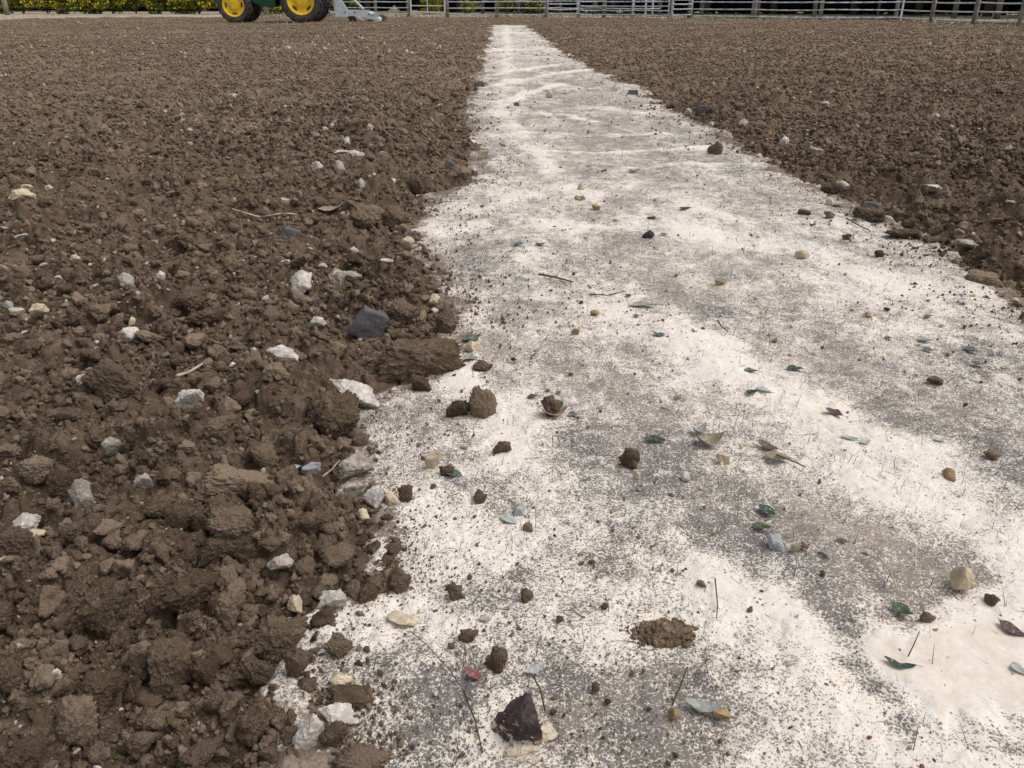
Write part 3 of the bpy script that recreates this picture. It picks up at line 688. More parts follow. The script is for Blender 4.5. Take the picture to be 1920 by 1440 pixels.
# ---- stones: px, py, w, h, roll, kind, label
STONES = [
    (42, 374, 46, 34, 5, 'c', "pale cream rock alone in the left soil, largest pale stone of the upper left"),
    (51, 352, 20, 14, 0, 'c', "small cream stone touching the back of the pale cream rock"),
    (92, 353, 14, 11, 0, 'c', "round cream pebble right of the pale cream rock"),
    (565, 530, 48, 36, -28, 'w', "white wedge shaped stone pointing down left in the left soil"),
    (628, 518, 38, 30, 0, 'g', "grey white pitted stone right of the white wedge"),
    (660, 516, 38, 24, 10, 'g', "grey flat stone with an ochre patch behind the pitted stone"),
    (597, 606, 30, 27, 0, 'w', "round whitish stone midway between the white wedge and the dark slate"),
    (355, 753, 50, 54, 10, 'w', "bright white angular stone, brightest in the left soil"),
    (318, 766, 42, 48, -12, 't', "smooth tan slab leaning by the bright white stone"),
    (665, 731, 94, 30, 22, 'w', "long flat white slab slanting toward the lime strip"),
    (530, 657, 60, 22, 12, 'w', "flat white slab half sunk above the long white slab"),
    (583, 878, 36, 32, 0, 'b', "bluish grey stone in the lower left soil"),
    (662, 876, 72, 54, -6, 'g', "large grey pitted stone at the soil's edge"),
    (664, 915, 36, 34, -20, 'g', "grey chip hanging below the large pitted stone"),
    (700, 931, 38, 44, 25, 'w', "whitish stone right under the large pitted stone"),
    (680, 963, 24, 24, 0, 'c', "cream pebble below the whitish stone at the edge"),
    (735, 931, 30, 20, 0, 'c', "yellowish flat stone beside the upright edge clod"),
    (811, 860, 30, 50, 0, 'c', "cream stone standing up like a tooth on the strip"),
    (525, 1057, 50, 38, 15, 'p', "pinkish white stone right of the flat crusted slab"),
    (623, 1122, 58, 42, -18, 'w', "white angular stone where the heap meets the lime"),
    (552, 1131, 28, 36, 0, 'c', "soft cream lump perched above the rough clod with two holes"),
    (634, 1334, 70, 42, 6, 'w', "oblong grey white stone under the ridged clod"),
    (580, 1371, 54, 50, 20, 'w', "blocky grey white stone lowest at the heap's foot"),
    (641, 1275, 42, 38, 0, 'c', "cream stone behind the ridged clod"),
    (668, 1283, 22, 20, 0, 'c', "small yellowish pebble behind the ridged clod"),
    (100, 1273, 30, 38, 0, 'w', "white speckled stone alone in the lower left corner soil"),
    (270, 1227, 52, 52, 0, 't', "tan round stone touching the blocky upright clod"),
    (152, 926, 42, 54, 12, 'g', "soil smeared grey stone at left above the egg shaped clod"),
    (45, 976, 56, 34, 0, 'w', "whitish stone near the left picture edge"),
    (60, 997, 40, 20, 10, 'c', "yellowish stone in front of the whitish stone at the left edge"),
    (210, 838, 36, 40, -25, 'g', "grey slab tipped on edge in the left soil below the tilted clod"),
    (268, 905, 36, 34, -20, 'p', "pinkish grey slab above the white crusted clod"),
    (158, 710, 30, 18, 0, 'w', "small white stone left of the tilted oblong clod"),
    (245, 625, 42, 24, 0, 'w', "larger of two white stones touching, left soil"),
    (248, 606, 14, 14, 0, 'c', "smaller cream stone above the larger of the touching pair"),
    (32, 584, 26, 22, 0, 'c', "cream stone at far left, left one of a pair"),
    (74, 583, 34, 30, 0, 'c', "cream stone half in soil at far left, right one of a pair"),
    (48, 622, 18, 12, 0, 'c', "small cream chip below the far left pair of stones"),
    (15, 572, 18, 18, 0, 'b', "pale grey pebble above the far left pair of stones"),
    (237, 526, 34, 26, 25, 'g', "grey white flake stuck upright in the left soil"),
    (300, 517, 20, 16, 0, 'w', "round white pebble right of the upright grey flake"),
    (178, 535, 14, 12, 0, 'w', "little white pebble left of the upright grey flake"),
    (142, 487, 18, 20, -20, 'c', "cream chip in the left soil above the little white pebble"),
    (46, 445, 32, 9, -6, 'w', "thin flat white chip at the far left"),
    (595, 313, 22, 20, 0, 'w', "white block left of the grey upright slab"),
    (636, 312, 22, 24, 0, 'p', "grey upright slab near the white block"),
    (680, 352, 18, 20, 0, 'w', "white chip below the grey upright slab"),
    (535, 378, 16, 18, 0, 'c', "cream chip left of the curled bark piece"),
    (765, 456, 26, 28, 30, 'c', "cream pointed stone below the twin clod mass"),
    (640, 286, 28, 10, 0, 'w', "white flake, left one of the bright flakes in a row"),
    (668, 288, 34, 12, 18, 'w', "white sliver, right one of the bright flakes in a row"),
    (652, 268, 16, 12, 30, 'w', "white flake just behind the bright flakes in a row"),
    (692, 241, 18, 16, 0, 'p', "pale pinkish stone behind the bright flakes"),
    (628, 232, 12, 14, 0, 'p', "pale narrow stone far left of the pinkish one behind the flakes"),
    (720, 288, 18, 8, 10, 'w', "thin white sliver right of the bright flakes"),
    (434, 180, 20, 10, 0, 'w', "pale chip alone in the far left soil"),
    (540, 90, 12, 8, 0, 'w', "tiny pale chip far off toward the tractor"),
    (665, 515, 14, 12, 0, 'o', "ochre chip resting against the grey flat stone"),
    (665, 470, 18, 10, 0, 'w', "white shard above the grey flat stone with an ochre patch"),
    (725, 490, 24, 10, 12, 'w', "thin white flake below the cream pointed stone"),
    (605, 500, 18, 14, 0, 'w', "white chip right above the white wedge"),
    (535, 491, 18, 10, 0, 'w', "flat white chip above and left of the white wedge"),
    (475, 650, 12, 10, 0, 'w', "tiny white chip left of the flat white slab"),
    (485, 738, 14, 7, 0, 'w', "tiny white bar shaped chip right of the bright white stone"),
    (435, 682, 14, 8, 0, 'w', "tiny white chip above the bar shaped one"),
    (547, 440, 36, 24, 20, 's', "blue grey slate flake in a dark hollow of the left soil"),
    (692, 604, 58, 56, 28, 's', "dark slate piece with a flat face, beside the round clod"),
    (848, 288, 22, 14, 20, 's', "blue grey slate flake near the strip's left edge, upper of two"),
    (843, 304, 18, 12, 20, 's', "blue grey slate flake near the strip's left edge, lower of two"),
    (898, 158, 20, 10, -10, 's', "slate piece at the far left edge of the strip"),
    (969, 196, 11, 8, 0, 's', "slate chip lying out on the far strip"),
    (1187, 173, 20, 10, 0, 's', "dark slate block at the far right edge of the strip"),
    (1290, 212, 14, 18, 0, 'b', "blue grey stone in the right soil edge, left of the dark slab"),
    (1320, 208, 28, 22, 0, 's', "dark slab upright in the right soil edge"),
    (1334, 232, 12, 10, 0, 'w', "pale chip below the dark slab in the right soil"),
    (1394, 231, 18, 12, 0, 'p', "pale stone in the right soil edge beyond the dark clod"),
    (1469, 267, 20, 16, 0, 'w', "round whitish stone in the right soil edge"),
    (1530, 284, 26, 20, 0, 'p', "grey pink stone right of the round whitish stone"),
    (1548, 195, 16, 9, 0, 'w', "pale chip in the right soil well back from the edge"),
    (1748, 352, 34, 14, 0, 'w', "white flat stone in the right soil, largest white one there"),
    (1579, 345, 26, 14, 0, 'w', "white stone at the right soil edge beside a clod"),
    (1535, 349, 10, 8, 0, 'w', "tiny white chip left of the white stone at the right edge"),
    (1635, 387, 34, 18, 5, 's', "slate flake bedded at the right edge of the strip"),
    (1687, 398, 18, 14, 0, 't', "tan stone right of the bedded slate flake"),
    (1808, 456, 46, 20, 4, 'g', "long grey stone at the right soil edge"),
    (1799, 435, 18, 16, 0, 'g', "small grey stone behind the long grey stone"),
    (1755, 215, 14, 10, 0, 'w', "pale pebble far back in the right soil"),
    (1890, 382, 20, 9, 0, 'w', "flat pale stone near the right picture side"),
    (1556, 376, 14, 14, 0, 'c', "cream stone on the lime touching the right soil"),
    (1880, 548, 14, 14, 0, 'c', "cream pebble among soil lumps at the right picture side, upper of two"),
    (1903, 562, 16, 13, 0, 'c', "cream pebble among soil lumps at the right picture side, lower of two"),
    (1357, 857, 22, 26, -25, 'c', "bright yellow cream stone on the grey part of the strip"),
    (1806, 1086, 44, 52, 0, 'c', "tall cream stone on the right of the strip"),
    (1780, 887, 26, 22, 0, 'o', "orange brown stone on the right of the strip"),
    (1456, 1014, 36, 26, 10, 'b', "bluish white lump left of a yellow pebble on the strip"),
    (1493, 1023, 16, 20, 0, 'c', "yellow pebble right of the bluish white lump"),
    (1508, 1022, 18, 14, 0, 't', "brown pebble touching the yellow pebble"),
    (1580, 1008, 20, 14, 0, 'w', "white quartz pebble right of the brown and yellow pebbles"),
    (1628, 1032, 16, 10, 0, 'w', "white pebble right of the quartz pebble"),
    (1285, 890, 20, 16, 0, 'w', "white pebble on the dark stained patch"),
    (1195, 888, 12, 14, 0, 'c', "pale pebble right below the lone crumbly clod"),
    (1272, 742, 14, 11, 0, 'w', "round white pebble in the middle of the strip"),
    (1116, 585, 18, 12, 0, 'o', "orange pebble on lime in the middle of the strip"),
    (1079, 620, 16, 14, 0, 'o', "orange pebble nearer the soil block, left of the dark green leaf"),
    (1090, 350, 14, 16, 0, 'c', "yellow stone on the white lane far up the strip"),
    (1083, 370, 14, 9, 0, 'o', "orange stone just in front of the yellow far stone"),
    (1093, 369, 11, 9, 0, 'g', "grey pebble touching the orange far stone"),
    (1118, 387, 16, 12, 0, 'o', "ochre stone right of the grey and orange far stones"),
    (1030, 178, 13, 18, 0, 'c', "upright yellowish stone far up the strip"),
    (1350, 528, 18, 12, 0, 'o', "ochre pebble among dry litter on the strip"),
    (1505, 475, 28, 16, 0, 'c', "pale cream lump on the strip near the right soil"),
    (1628, 588, 14, 9, 0, 'o', "orange pebble on the right white lane"),
    (1216, 439, 22, 15, 10, 'k', "charcoal black pebble on bright lime"),
    (1663, 577, 12, 8, 0, 'k', "small black pebble on the right lane"),
    (963, 672, 10, 8, 0, 'k', "tiny black pebble beside the strip's middle"),
    (1355, 1335, 30, 22, 0, 'o', "ochre stone behind the long grey leaf's stem end"),
    (1265, 1335, 24, 22, 0, 'o', "dull ochre stone left of the long grey leaf"),
    (970, 943, 18, 16, 0, 'c', "yellow pebble beside the dark stain at left"),
    (973, 952, 24, 20, 0, 'b', "pale blue pebble beside the yellow pebble"),
    (910, 1155, 22, 16, 0, 'w', "white pebble half sunk in near lime"),
    (755, 1157, 58, 28, 8, 'c', "flat cream stone dusted with soil on the near lime"),
    (870, 835, 16, 10, 0, 'c', "yellow grain right of the standing cream stone"),
    (885, 650, 30, 24, 0, 'c', "cream lump beside the teal leaf at the long soil block's end"),
    (815, 558, 20, 16, 0, 'c', "cream stone at the soil edge above the upright clod"),
    (735, 340, 16, 10, 0, 'w', "small white chip near the round clod with a hollow"),
]
for i, (a, b, w, h, roll, kd, lab) in enumerate(STONES):
    o = put(stone_mesh(kd, i % 6, w > 24), "stone", a, b, w * 1.05, h * 1.05, math.radians(roll), 0.8, 0.22, flip=random.choice((-1, 1)))
    tag(o, lab, "stone", "loose stones")
    clod_px.append((a, b, max(w, h) * 0.9))

# ---- the dark red rock with lime caked on it
rk = put(lump_mesh("rock", MS['r'], 3300, sub=6, planes=9, p=9, rough=0.17, grain=0.035), "rock", 966, 1356, 104, 90, math.radians(-8), 0.75, 0.3)
tag(rk, "dark red black broken rock partly caked in lime at the bottom of the picture", "rock")
kk = NT("caked lime", 0.95, 0.1)
cc = kk.mix(kk.ss(kk.noise(120, 4), 0.35, 0.7), (0.56, 0.46, 0.34), (0.74, 0.66, 0.55))
M_CAKE = kk.done(cc, kk.bump(kk.noise(180, 4), 0.6, 0.004))
P, Fc = lump(3311, sub=5, planes=11, p=10, rough=0.28, grain=0.03)
P = P * np.array([0.72, 0.50, 0.36]) + np.array([0.28, -0.86, -0.50])
ck = link("lime_crust", mesh_np("lime_crust", P, Fc, M_CAKE), rk)
P, Fc = lump(3312, sub=5, planes=11, p=10, rough=0.3, grain=0.03)
P = P * np.array([0.42, 0.45, 0.3]) + np.array([1.12, -0.25, -0.42])
link("lime_crust", mesh_np("lime_crust", P, Fc, M_CAKE), rk)

# ---- little pile of crumbs on the lime
def crumb_pile(px, py, wpx, hpx, n, seed):
    r_ = np.random.default_rng(seed); x0, y0, t = at(px, py, 0.004); W = wpx * float(t) / F / 2
    a = math.atan2(H, float(y0)); Dd = hpx * float(t) / F / 2 / math.sin(a)
    Vs = []; Fs = []; off = 0
    for i in range(n):
        u = r_.normal(size=2) * 0.42
        if abs(u[0]) > 1.1 or abs(u[1]) > 1.1: continue
        s = r_.uniform(0.0012, 0.0042) * (1.2 - 0.5 * abs(u[0]))
        P, Fc = lump(int(r_.integers(0, 40)) + 5000, sub=2, planes=8, p=6, rough=0.3, grain=0)
        x = float(x0) + u[0] * W; y = float(y0) + u[1] * Dd
        z = float(path_h(np.array([x]), np.array([y]))[0]) + 0.003 + 0.011 * math.exp(-(u[0] ** 2 + u[1] ** 2) * 2.5) * r_.uniform(0.1, 1)
        Vs.append(P * s * r_.uniform(0.8, 1.2, 3) + np.array([x, y, z])); Fs.append(Fc + off); off += len(P)
    V = np.concatenate(Vs); c0 = np.array([float(x0), float(y0), 0])
    o = link("soil_pile", mesh_np("soil_pile", V - c0, np.concatenate(Fs), M_DRYC)); o.location = c0
    return o
tag(crumb_pile(1245, 1188, 120, 44, 900, 5), "small spilled pile of brown soil crumbs on the near lime", "soil pile")

# ---- further single clods (random, in the two tilled areas)
r_ = np.random.default_rng(77)
placed = list(clod_px); n_c = 0
tries = 0
while n_c < 216 and tries < 20000:
    tries += 1
    py = 60 + 1390 * r_.random() ** 1.15; px = r_.uniform(-30, 1950)
    x, y, t = at(px, py, 0.03)
    e = float(edge_e(np.array([x]), np.array([y]))[0])
    if e < 0.03: continue
    w = (7 + 0.058 * py) * r_.uniform(0.55, 1.15)
    if px > 1000: w *= 0.75
    if any((px - a) ** 2 + ((py - b) * 1.3) ** 2 < (0.55 * (w + s)) ** 2 for a, b, s in placed): continue
    placed.append((px, py, w))
    me = (CLODS_H if w > 60 else CLODS_M)[int(r_.integers(0, 8))]
    o = put(me, "soil_clod", px, py, w, w * r_.uniform(0.55, 0.95), r_.uniform(-0.5, 0.5), r_.uniform(0.7, 1.0), 0.32, yaw=r_.uniform(-0.6, 0.6), flip=random.choice((-1, 1)))
    if px > 1000: lab, grp = "plain brown soil clod lying in the tilled ground right of the strip", "clods in the right tilled soil"
    elif py > 850: lab, grp = "plain dark brown soil clod among many in the near lower left heap", "clods in the near left heap"
    elif py > 420: lab, grp = "plain brown soil clod in the middle of the left tilled ground", "clods in the middle left soil"
    else: lab, grp = "plain small brown clod in the far part of the left tilled ground", "clods in the far left soil"
    tag(o, lab, "clod", grp)
    n_c += 1

# ------------------------------------------------------------------ stuff scattered by geometry nodes (crumbs, chips)
def scatter(name, mat, pts, scl, protos, label, cat, seed=0, squash=(0.8, 1.2)):
    r_ = np.random.default_rng(seed); n = len(pts)
    me = bpy.data.meshes.new(name); me.vertices.add(n); me.vertices.foreach_set("co", np.asarray(pts, np.float32).ravel())
    a = me.attributes.new("scl", 'FLOAT_VECTOR', 'POINT')
    a.data.foreach_set("vector", (np.asarray(scl)[:, None] * r_.uniform(squash[0], squash[1], (n, 3))).astype(np.float32).ravel())
    a = me.attributes.new("rot", 'FLOAT_VECTOR', 'POINT'); a.data.foreach_set("vector", r_.uniform(0, 6.283, (n, 3)).astype(np.float32).ravel())
    a = me.attributes.new("pick", 'INT', 'POINT'); a.data.foreach_set("value", r_.integers(0, len(protos), n).astype(np.int32))
    me.update(); me.materials.append(mat)
    o = link(name, me); tag(o, label, cat, kind="stuff")
    ng = bpy.data.node_groups.new(name, 'GeometryNodeTree')
    ng.interface.new_socket("Geometry", in_out='INPUT', socket_type='NodeSocketGeometry')
    ng.interface.new_socket("Geometry", in_out='OUTPUT', socket_type='NodeSocketGeometry')
    N = ng.nodes; L = ng.links
    gi = N.new("NodeGroupInput"); go = N.new("NodeGroupOutput"); iop = N.new("GeometryNodeInstanceOnPoints"); jn = N.new("GeometryNodeJoinGeometry")
    iop.inputs["Pick Instance"].default_value = True
    for p in protos:
        oi = N.new("GeometryNodeObjectInfo"); oi.inputs["Object"].default_value = p; oi.inputs["As Instance"].default_value = False
        g2 = N.new("GeometryNodeGeometryToInstance"); L.new(oi.outputs["Geometry"], g2.inputs[0]); L.new(g2.outputs[0], jn.inputs[0])
    L.new(gi.outputs[0], iop.inputs["Points"]); L.new(jn.outputs[0], iop.inputs["Instance"])
    for nm, ty, so in (("scl", 'FLOAT_VECTOR', "Scale"), ("rot", 'FLOAT_VECTOR', "Rotation"), ("pick", 'INT', "Instance Index")):
        na = N.new("GeometryNodeInputNamedAttribute"); na.data_type = ty; na.inputs["Name"].default_value = nm
        L.new(na.outputs["Attribute"], iop.inputs[so])
    L.new(iop.outputs[0], go.inputs[0])
    md = o.modifiers.new("scatter", 'NODES'); md.node_group = ng
    return o
def protos(name, mat, seed, n, **kw):
    return [bpy.data.objects.new(name, lump_mesh(name, mat, seed + i, **kw)) for i in range(n)]
PC_HI = protos("crumb", M_CRUMB, 4000, 8, sub=4, planes=14, p=5, rough=0.26, grain=0.06, crumb=0.35)
PC_LO = protos("crumb", M_CRUMB, 4100, 8, sub=3, planes=14, p=5, rough=0.28, grain=0.0, crumb=0.25)

def sample_polar(n, r0, r1, tmax, seed):
    q = np.random.default_rng(seed)
    r = r0 * (r1 / r0) ** q.random(n); t = q.uniform(-tmax, tmax, n)
    return r * np.sin(t), r * np.cos(t), q
def power(q, n, a, b, k=2.2):
    u = q.random(n); return (a ** (1 - k) + u * (b ** (1 - k) - a ** (1 - k))) ** (1 / (1 - k))
tm = math.radians(50)
P_all = []; S_all = []
for (n, r0, r1, a, b, tmx) in ((70000, 0.40, 1.5, 0.0013, 0.0075, tm), (2300, 0.40, 1.5, 0.007, 0.017, tm), (80000, 1.5, 3.6, 0.0024, 0.010, 0.8), (2600, 1.5, 3.6, 0.010, 0.021, 0.8), (1800, 3.6, 9, 0.014, 0.027, 0.66), (130000, 3.6, 9, 0.0042, 0.013, 0.66), (130000, 9, 41, 0.0075, 0.019, 0.62)):
    x, y, q = sample_polar(n, r0, r1, tmx, n + int(r0 * 10))
    s = power(q, n, a, b)
    z, e = soil_h(x, y)
    rbx = np.interp(np.arctan2(x, y), fb_t, fb_r)
    keep = (e > 0.0) & (np.hypot(x, y) < rbx - 0.4)
    # clustered: more crumbs in the hollows between clods, fewer on the crusted tops
    dens = 0.35 + 0.65 * sstep(fbm2(x * 6, y * 6, 611, 3), -0.25, 0.2)
    keep &= (q.random(n) < dens) & off_foot(x, y, s)
    P_all.append(np.stack([x, y, z + s * 0.4], -1)[keep]); S_all.append(s[keep])
Pn = np.concatenate(P_all); Sn = np.concatenate(S_all)
scatter("soil_crumbs", M_CRUMB, Pn, Sn, PC_HI, "loose brown soil crumbs covering the tilled ground", "soil crumbs", 1)
# crumbs thrown onto the lime, thinning away from the edges
Ps = []; Ss = []
for (n, r0, r1, a, b, tmx) in ((80000, 0.4, 1.6, 0.0006, 0.0048, tm), (45000, 1.6, 4, 0.0012, 0.006, 0.8), (10000, 4, 10, 0.0035, 0.009, 0.5), (3000, 10, 26, 0.008, 0.018, 0.3)):
    x, y, q = sample_polar(n, r0, r1, tmx, n + 3)
    e = edge_e(x, y); s = power(q, n, a, b, 2.9)
    cl = 0.5 + 0.9 * sstep(fbm2(x * 7, y * 7, 631, 3), -0.1, 0.4)
    xl = np.interp(y, ly, lx); left = (x - xl) < 0.5
    wx_, wy_, _w = at(1800, 1255); cl = cl * np.where(np.hypot(x - wx_, y - wy_) < 0.10, 0.15, 1)
    p = (1.0 * np.exp(e / (0.075 + 0.008 * y)) + np.where(left, 0.07, 0.02)) * cl * np.where(s > a * 3.2, 0.55, 1)
    keep = (e < 0.01) & (q.random(n) < p)
    Ps.append(np.stack([x, y, path_h(x, y) + 0.003 + s * 0.3], -1)[keep]); Ss.append(s[keep])
scatter("soil_specks", M_CRUMB, np.concatenate(Ps), np.concatenate(Ss), PC_LO, "brown soil crumbs sprinkled over the pale strip", "soil crumbs", 2)
# pale stone chips in the soil, coloured per instance
def chip_material():
    k = NT("stone chips", 0.85, 0.2); r = k.rnd()
    c = k.mix(k.ss(r, 0.0, 0.5), (0.56, 0.52, 0.47), (0.40, 0.345, 0.28)); c = k.mix(k.ss(r, 0.55, 0.95), c, (0.27, 0.22, 0.17))
    c = k.mix(k.ss(k.noise(60, 5), 0.48, 0.62, 0, 0.5), c, SOIL_M)
    return k.done(c, k.bump(k.noise(200, 4), 0.5, 0.003))
M_CHIP = chip_material()
PCH = protos("chip", M_CHIP, 4300, 6, sub=3, planes=9, p=20, rough=0.12, grain=0.0)
Ps = []; Ss = []
for (n, r0, r1, a, b, tmx) in ((3600, 0.45, 1.6, 0.0014, 0.0055, tm), (5000, 1.6, 4, 0.0026, 0.009, 0.8), (5200, 4, 11, 0.0055, 0.016, 0.62), (3000, 11, 32, 0.012, 0.03, 0.6)):
    x, y, q = sample_polar(n, r0, r1, tmx, n + 9)
    s = power(q, n, a, b, 2.8); z, e = soil_h(x, y)
    keep = (e > 0.02) & (q.random(n) < np.where(x < 0, 0.85, 0.4) * (0.3 + 1.1 * sstep(fbm2(x * 1.5, y * 1.5, 641, 2), -0.2, 0.4)))
    Ps.append(np.stack([x, y, z + s * 0.35], -1)[keep]); Ss.append(s[keep])
scatter("stone_chips", M_CHIP, np.concatenate(Ps), np.concatenate(Ss), PCH, "small pale stone chips strewn through the tilled soil", "stone chips", 3, (0.55, 1.3))
def grit_material():
    k = NT("grit", 0.85, 0.2); r = k.rnd()
    c = k.mix(k.ss(r, 0.1, 0.4), (0.70, 0.62, 0.50), (0.60, 0.45, 0.25)); c = k.mix(k.ss(r, 0.5, 0.6), c, (0.36, 0.30, 0.25))
    c = k.mix(k.ss(r, 0.72, 0.8), c, (0.5, 0.52, 0.55)); c = k.mix(k.ss(r, 0.9, 0.93), c, (0.25, 0.10, 0.08))
    return k.done(c, k.bump(k.noise(300, 3), 0.4, 0.002))
M_GRIT = grit_material()
PGR = protos("grit", M_GRIT, 4400, 6, sub=3, planes=9, p=14, rough=0.15, grain=0.0)
Ps = []; Ss = []
for (n, r0, r1, a, b, tmx) in ((1500, 0.45, 1.6, 0.0008, 0.0034, tm), (1500, 1.6, 4.5, 0.0017, 0.0052, 0.75), (600, 4.5, 12, 0.004, 0.010, 0.4)):
    x, y, q = sample_polar(n, r0, r1, tmx, n + 21)
    e = edge_e(x, y); s = power(q, n, a, b, 2.8); keep = (e < -0.02)
    Ps.append(np.stack([x, y, path_h(x, y) + 0.003 + s * 0.2], -1)[keep]); Ss.append(s[keep])
scatter("grit", M_GRIT, np.concatenate(Ps), np.concatenate(Ss), PGR, "coloured grit and tiny pebbles on the pale strip", "grit", 4, (0.6, 1.3))

# ------------------------------------------------------------------ dry grass stubble and straw on the strip
PATCH = [float(v) for v in at(1810, 1255)[:2]]
def blades(name, n, seed, lie, label, cat, mats, zone):
    q = np.random.default_rng(seed); V = []; Fq = []; MI = []
    k_ = 0
    while k_ < n:
        px, py = q.uniform(560, 1990), 130 + 1310 * q.random() ** 1.25
        x, y, t = at(px, py); e = float(edge_e(np.array([x]), np.array([y]))[0])
        if (zone == 'strip' and e > -0.03) or (zone == 'soil' and e < 0.02): continue
        x, y, t = float(x), float(y), float(t)
        if zone == 'strip':
            lv = float(fbm2(np.array([x * 6]), np.array([y * 4]), 651, 2)[0])
            if q.random() > 0.35 + 1.2 * max(0, lv): continue
        if math.hypot(x - PATCH[0], y - PATCH[1]) < 0.13 and q.random() < 0.85: continue
        z = float(ground_z(x, y)[0][0])
        L = q.uniform(0.010, 0.034) * (1 + 0.12 * y) if not lie else q.uniform(0.004, 0.02) * (1 + 0.2 * y)
        wd = q.uniform(0.0002, 0.00055) * (1 + 0.35 * y)
        az = q.uniform(0, 6.283); tilt = q.uniform(0.0, 0.5) if not lie else q.uniform(1.25, 1.55)
        d = np.array([math.sin(tilt) * math.cos(az), math.sin(tilt) * math.sin(az), math.cos(tilt)])
        bend = q.normal(size=3) * 0.12; bend[2] = -abs(bend[2]) * (0.5 if lie else 1)
        b = len(V); nseg = 4; u = np.cross(d, [0.3, 0.5, 0.8]); u /= np.linalg.norm(u); v = np.cross(d, u)
        for i in range(nseg + 1):
            f = i / nseg; c = np.array([x, y, z + (0.002 if lie else -0.002)]) + d * L * f + bend * L * f * f
            ww = wd * (1 - 0.75 * f)
            for a in (0, 2.094, 4.189): V.append(c + ww * (u * math.cos(a) + v * math.sin(a)))
        m = int(q.integers(0, len(mats)))
        for i in range(nseg):
            for j in range(3):
                Fq.append((b + i * 3 + j, b + i * 3 + (j + 1) % 3, b + i * 3 + 3 + (j + 1) % 3, b + i * 3 + 3 + j)); MI.append(m)
        k_ += 1
    me = mesh_np(name, V, Fq, mats[0])
    for mm in mats[1:]: me.materials.append(mm)
    me.polygons.foreach_set("material_index", np.array(MI, np.int32))
    return tag(link(name, me), label, cat, kind="stuff")
MB_D = plain("dark stubble", (0.075, 0.07, 0.055), 0.8, 0.15, 0.3, 40); MB_G = plain("green blade", (0.07, 0.10, 0.04), 0.7, 0.2, 0.3, 40)
MB_T = plain("straw", (0.50, 0.42, 0.30), 0.75, 0.2, 0.25, 40); MB_B = plain("brown stalk", (0.20, 0.145, 0.10), 0.8, 0.15, 0.3, 40)
blades("grass", 800, 11, False, "short sparse grass blades poking up through the lime", "grass", [MB_D, MB_G, MB_B, MB_D], 'strip')
blades("straw", 2200, 12, True, "dry straw fibres and bits of dead grass lying on the pale strip", "straw", [MB_T, MB_T, MB_B, MB_T, MB_T], 'strip')
blades("root_fibres", 260, 13, True, "thin pale roots and straws lying in the tilled soil", "roots", [MB_T, MB_B], 'soil')

# ------------------------------------------------------------------ leaves
def leaf(px, py, w, h, col, label, ang=0.0, curl=0.15, tilt=0.0, shape=0.9):
    """fallen leaf: w is its length in photo pixels, h its height there"""
    x, y, t = [float(v) for v in at(px, py, 0.006)]
    a = math.atan2(H, y); L = 0.92 * w * t / F; Wd = min(max(h * t / F / max(math.sin(a), 0.12) * 0.9, 0.16 * L), 0.7 * L)
    n, m = 16, 5; V = []; Fq = []
    lr = random.Random(int(px * 7 + py)); curl = curl + lr.uniform(-0.05, 0.28); sk = lr.uniform(-0.18, 0.18); tear = lr.uniform(0, 0.35)
    for i in range(n + 1):
        f = i / n; half = Wd / 2 * math.sin(PI * min(max(f, 0.0), 1.0)) ** shape * (1.1 - 0.35 * f) + 0.0003
        for j in range(m):
            g_ = (j / (m - 1)) * 2 - 1
            g_ *= 1 - tear * max(0, math.sin(f * 9 + px + g_)) * (abs(g_) > 0.9)
            V.append(((f - 0.5) * L, g_ * half + sk * L * math.sin(PI * f), abs(g_) * half * 0.45 + curl * L * (f - 0.5) ** 2 * 2 + 0.02 * L * math.sin(7 * f + px) * g_))
    for i in range(n):
        for j in range(m - 1): Fq.append((i * m + j, i * m + j + 1, (i + 1) * m + j + 1, (i + 1) * m + j))
    me = mesh_np("leaf", V, Fq, ML[col]); o = link("leaf", me)
    s = o.modifiers.new("thickness", 'SOLIDIFY'); s.thickness = 0.0004
    o.location = (x, y, float(ground_z(x, y)[0][0]) + 0.004)
    o.rotation_euler = (tilt, random.uniform(-0.12, 0.12), ang + math.atan2(-x, y))
    # stem and midrib
    st = MB(); st.path([(L * 0.48, 0, curl * L * 0.46 + 0.0005), (L * 0.62, L * 0.04, curl * L * 0.4), (L * 0.72, L * 0.1, 0.002)], max(0.0003, L * 0.009), 6)
    so = st.build("stem", MB_B, o)
    return tag(o, label, "leaf", "fallen leaves")
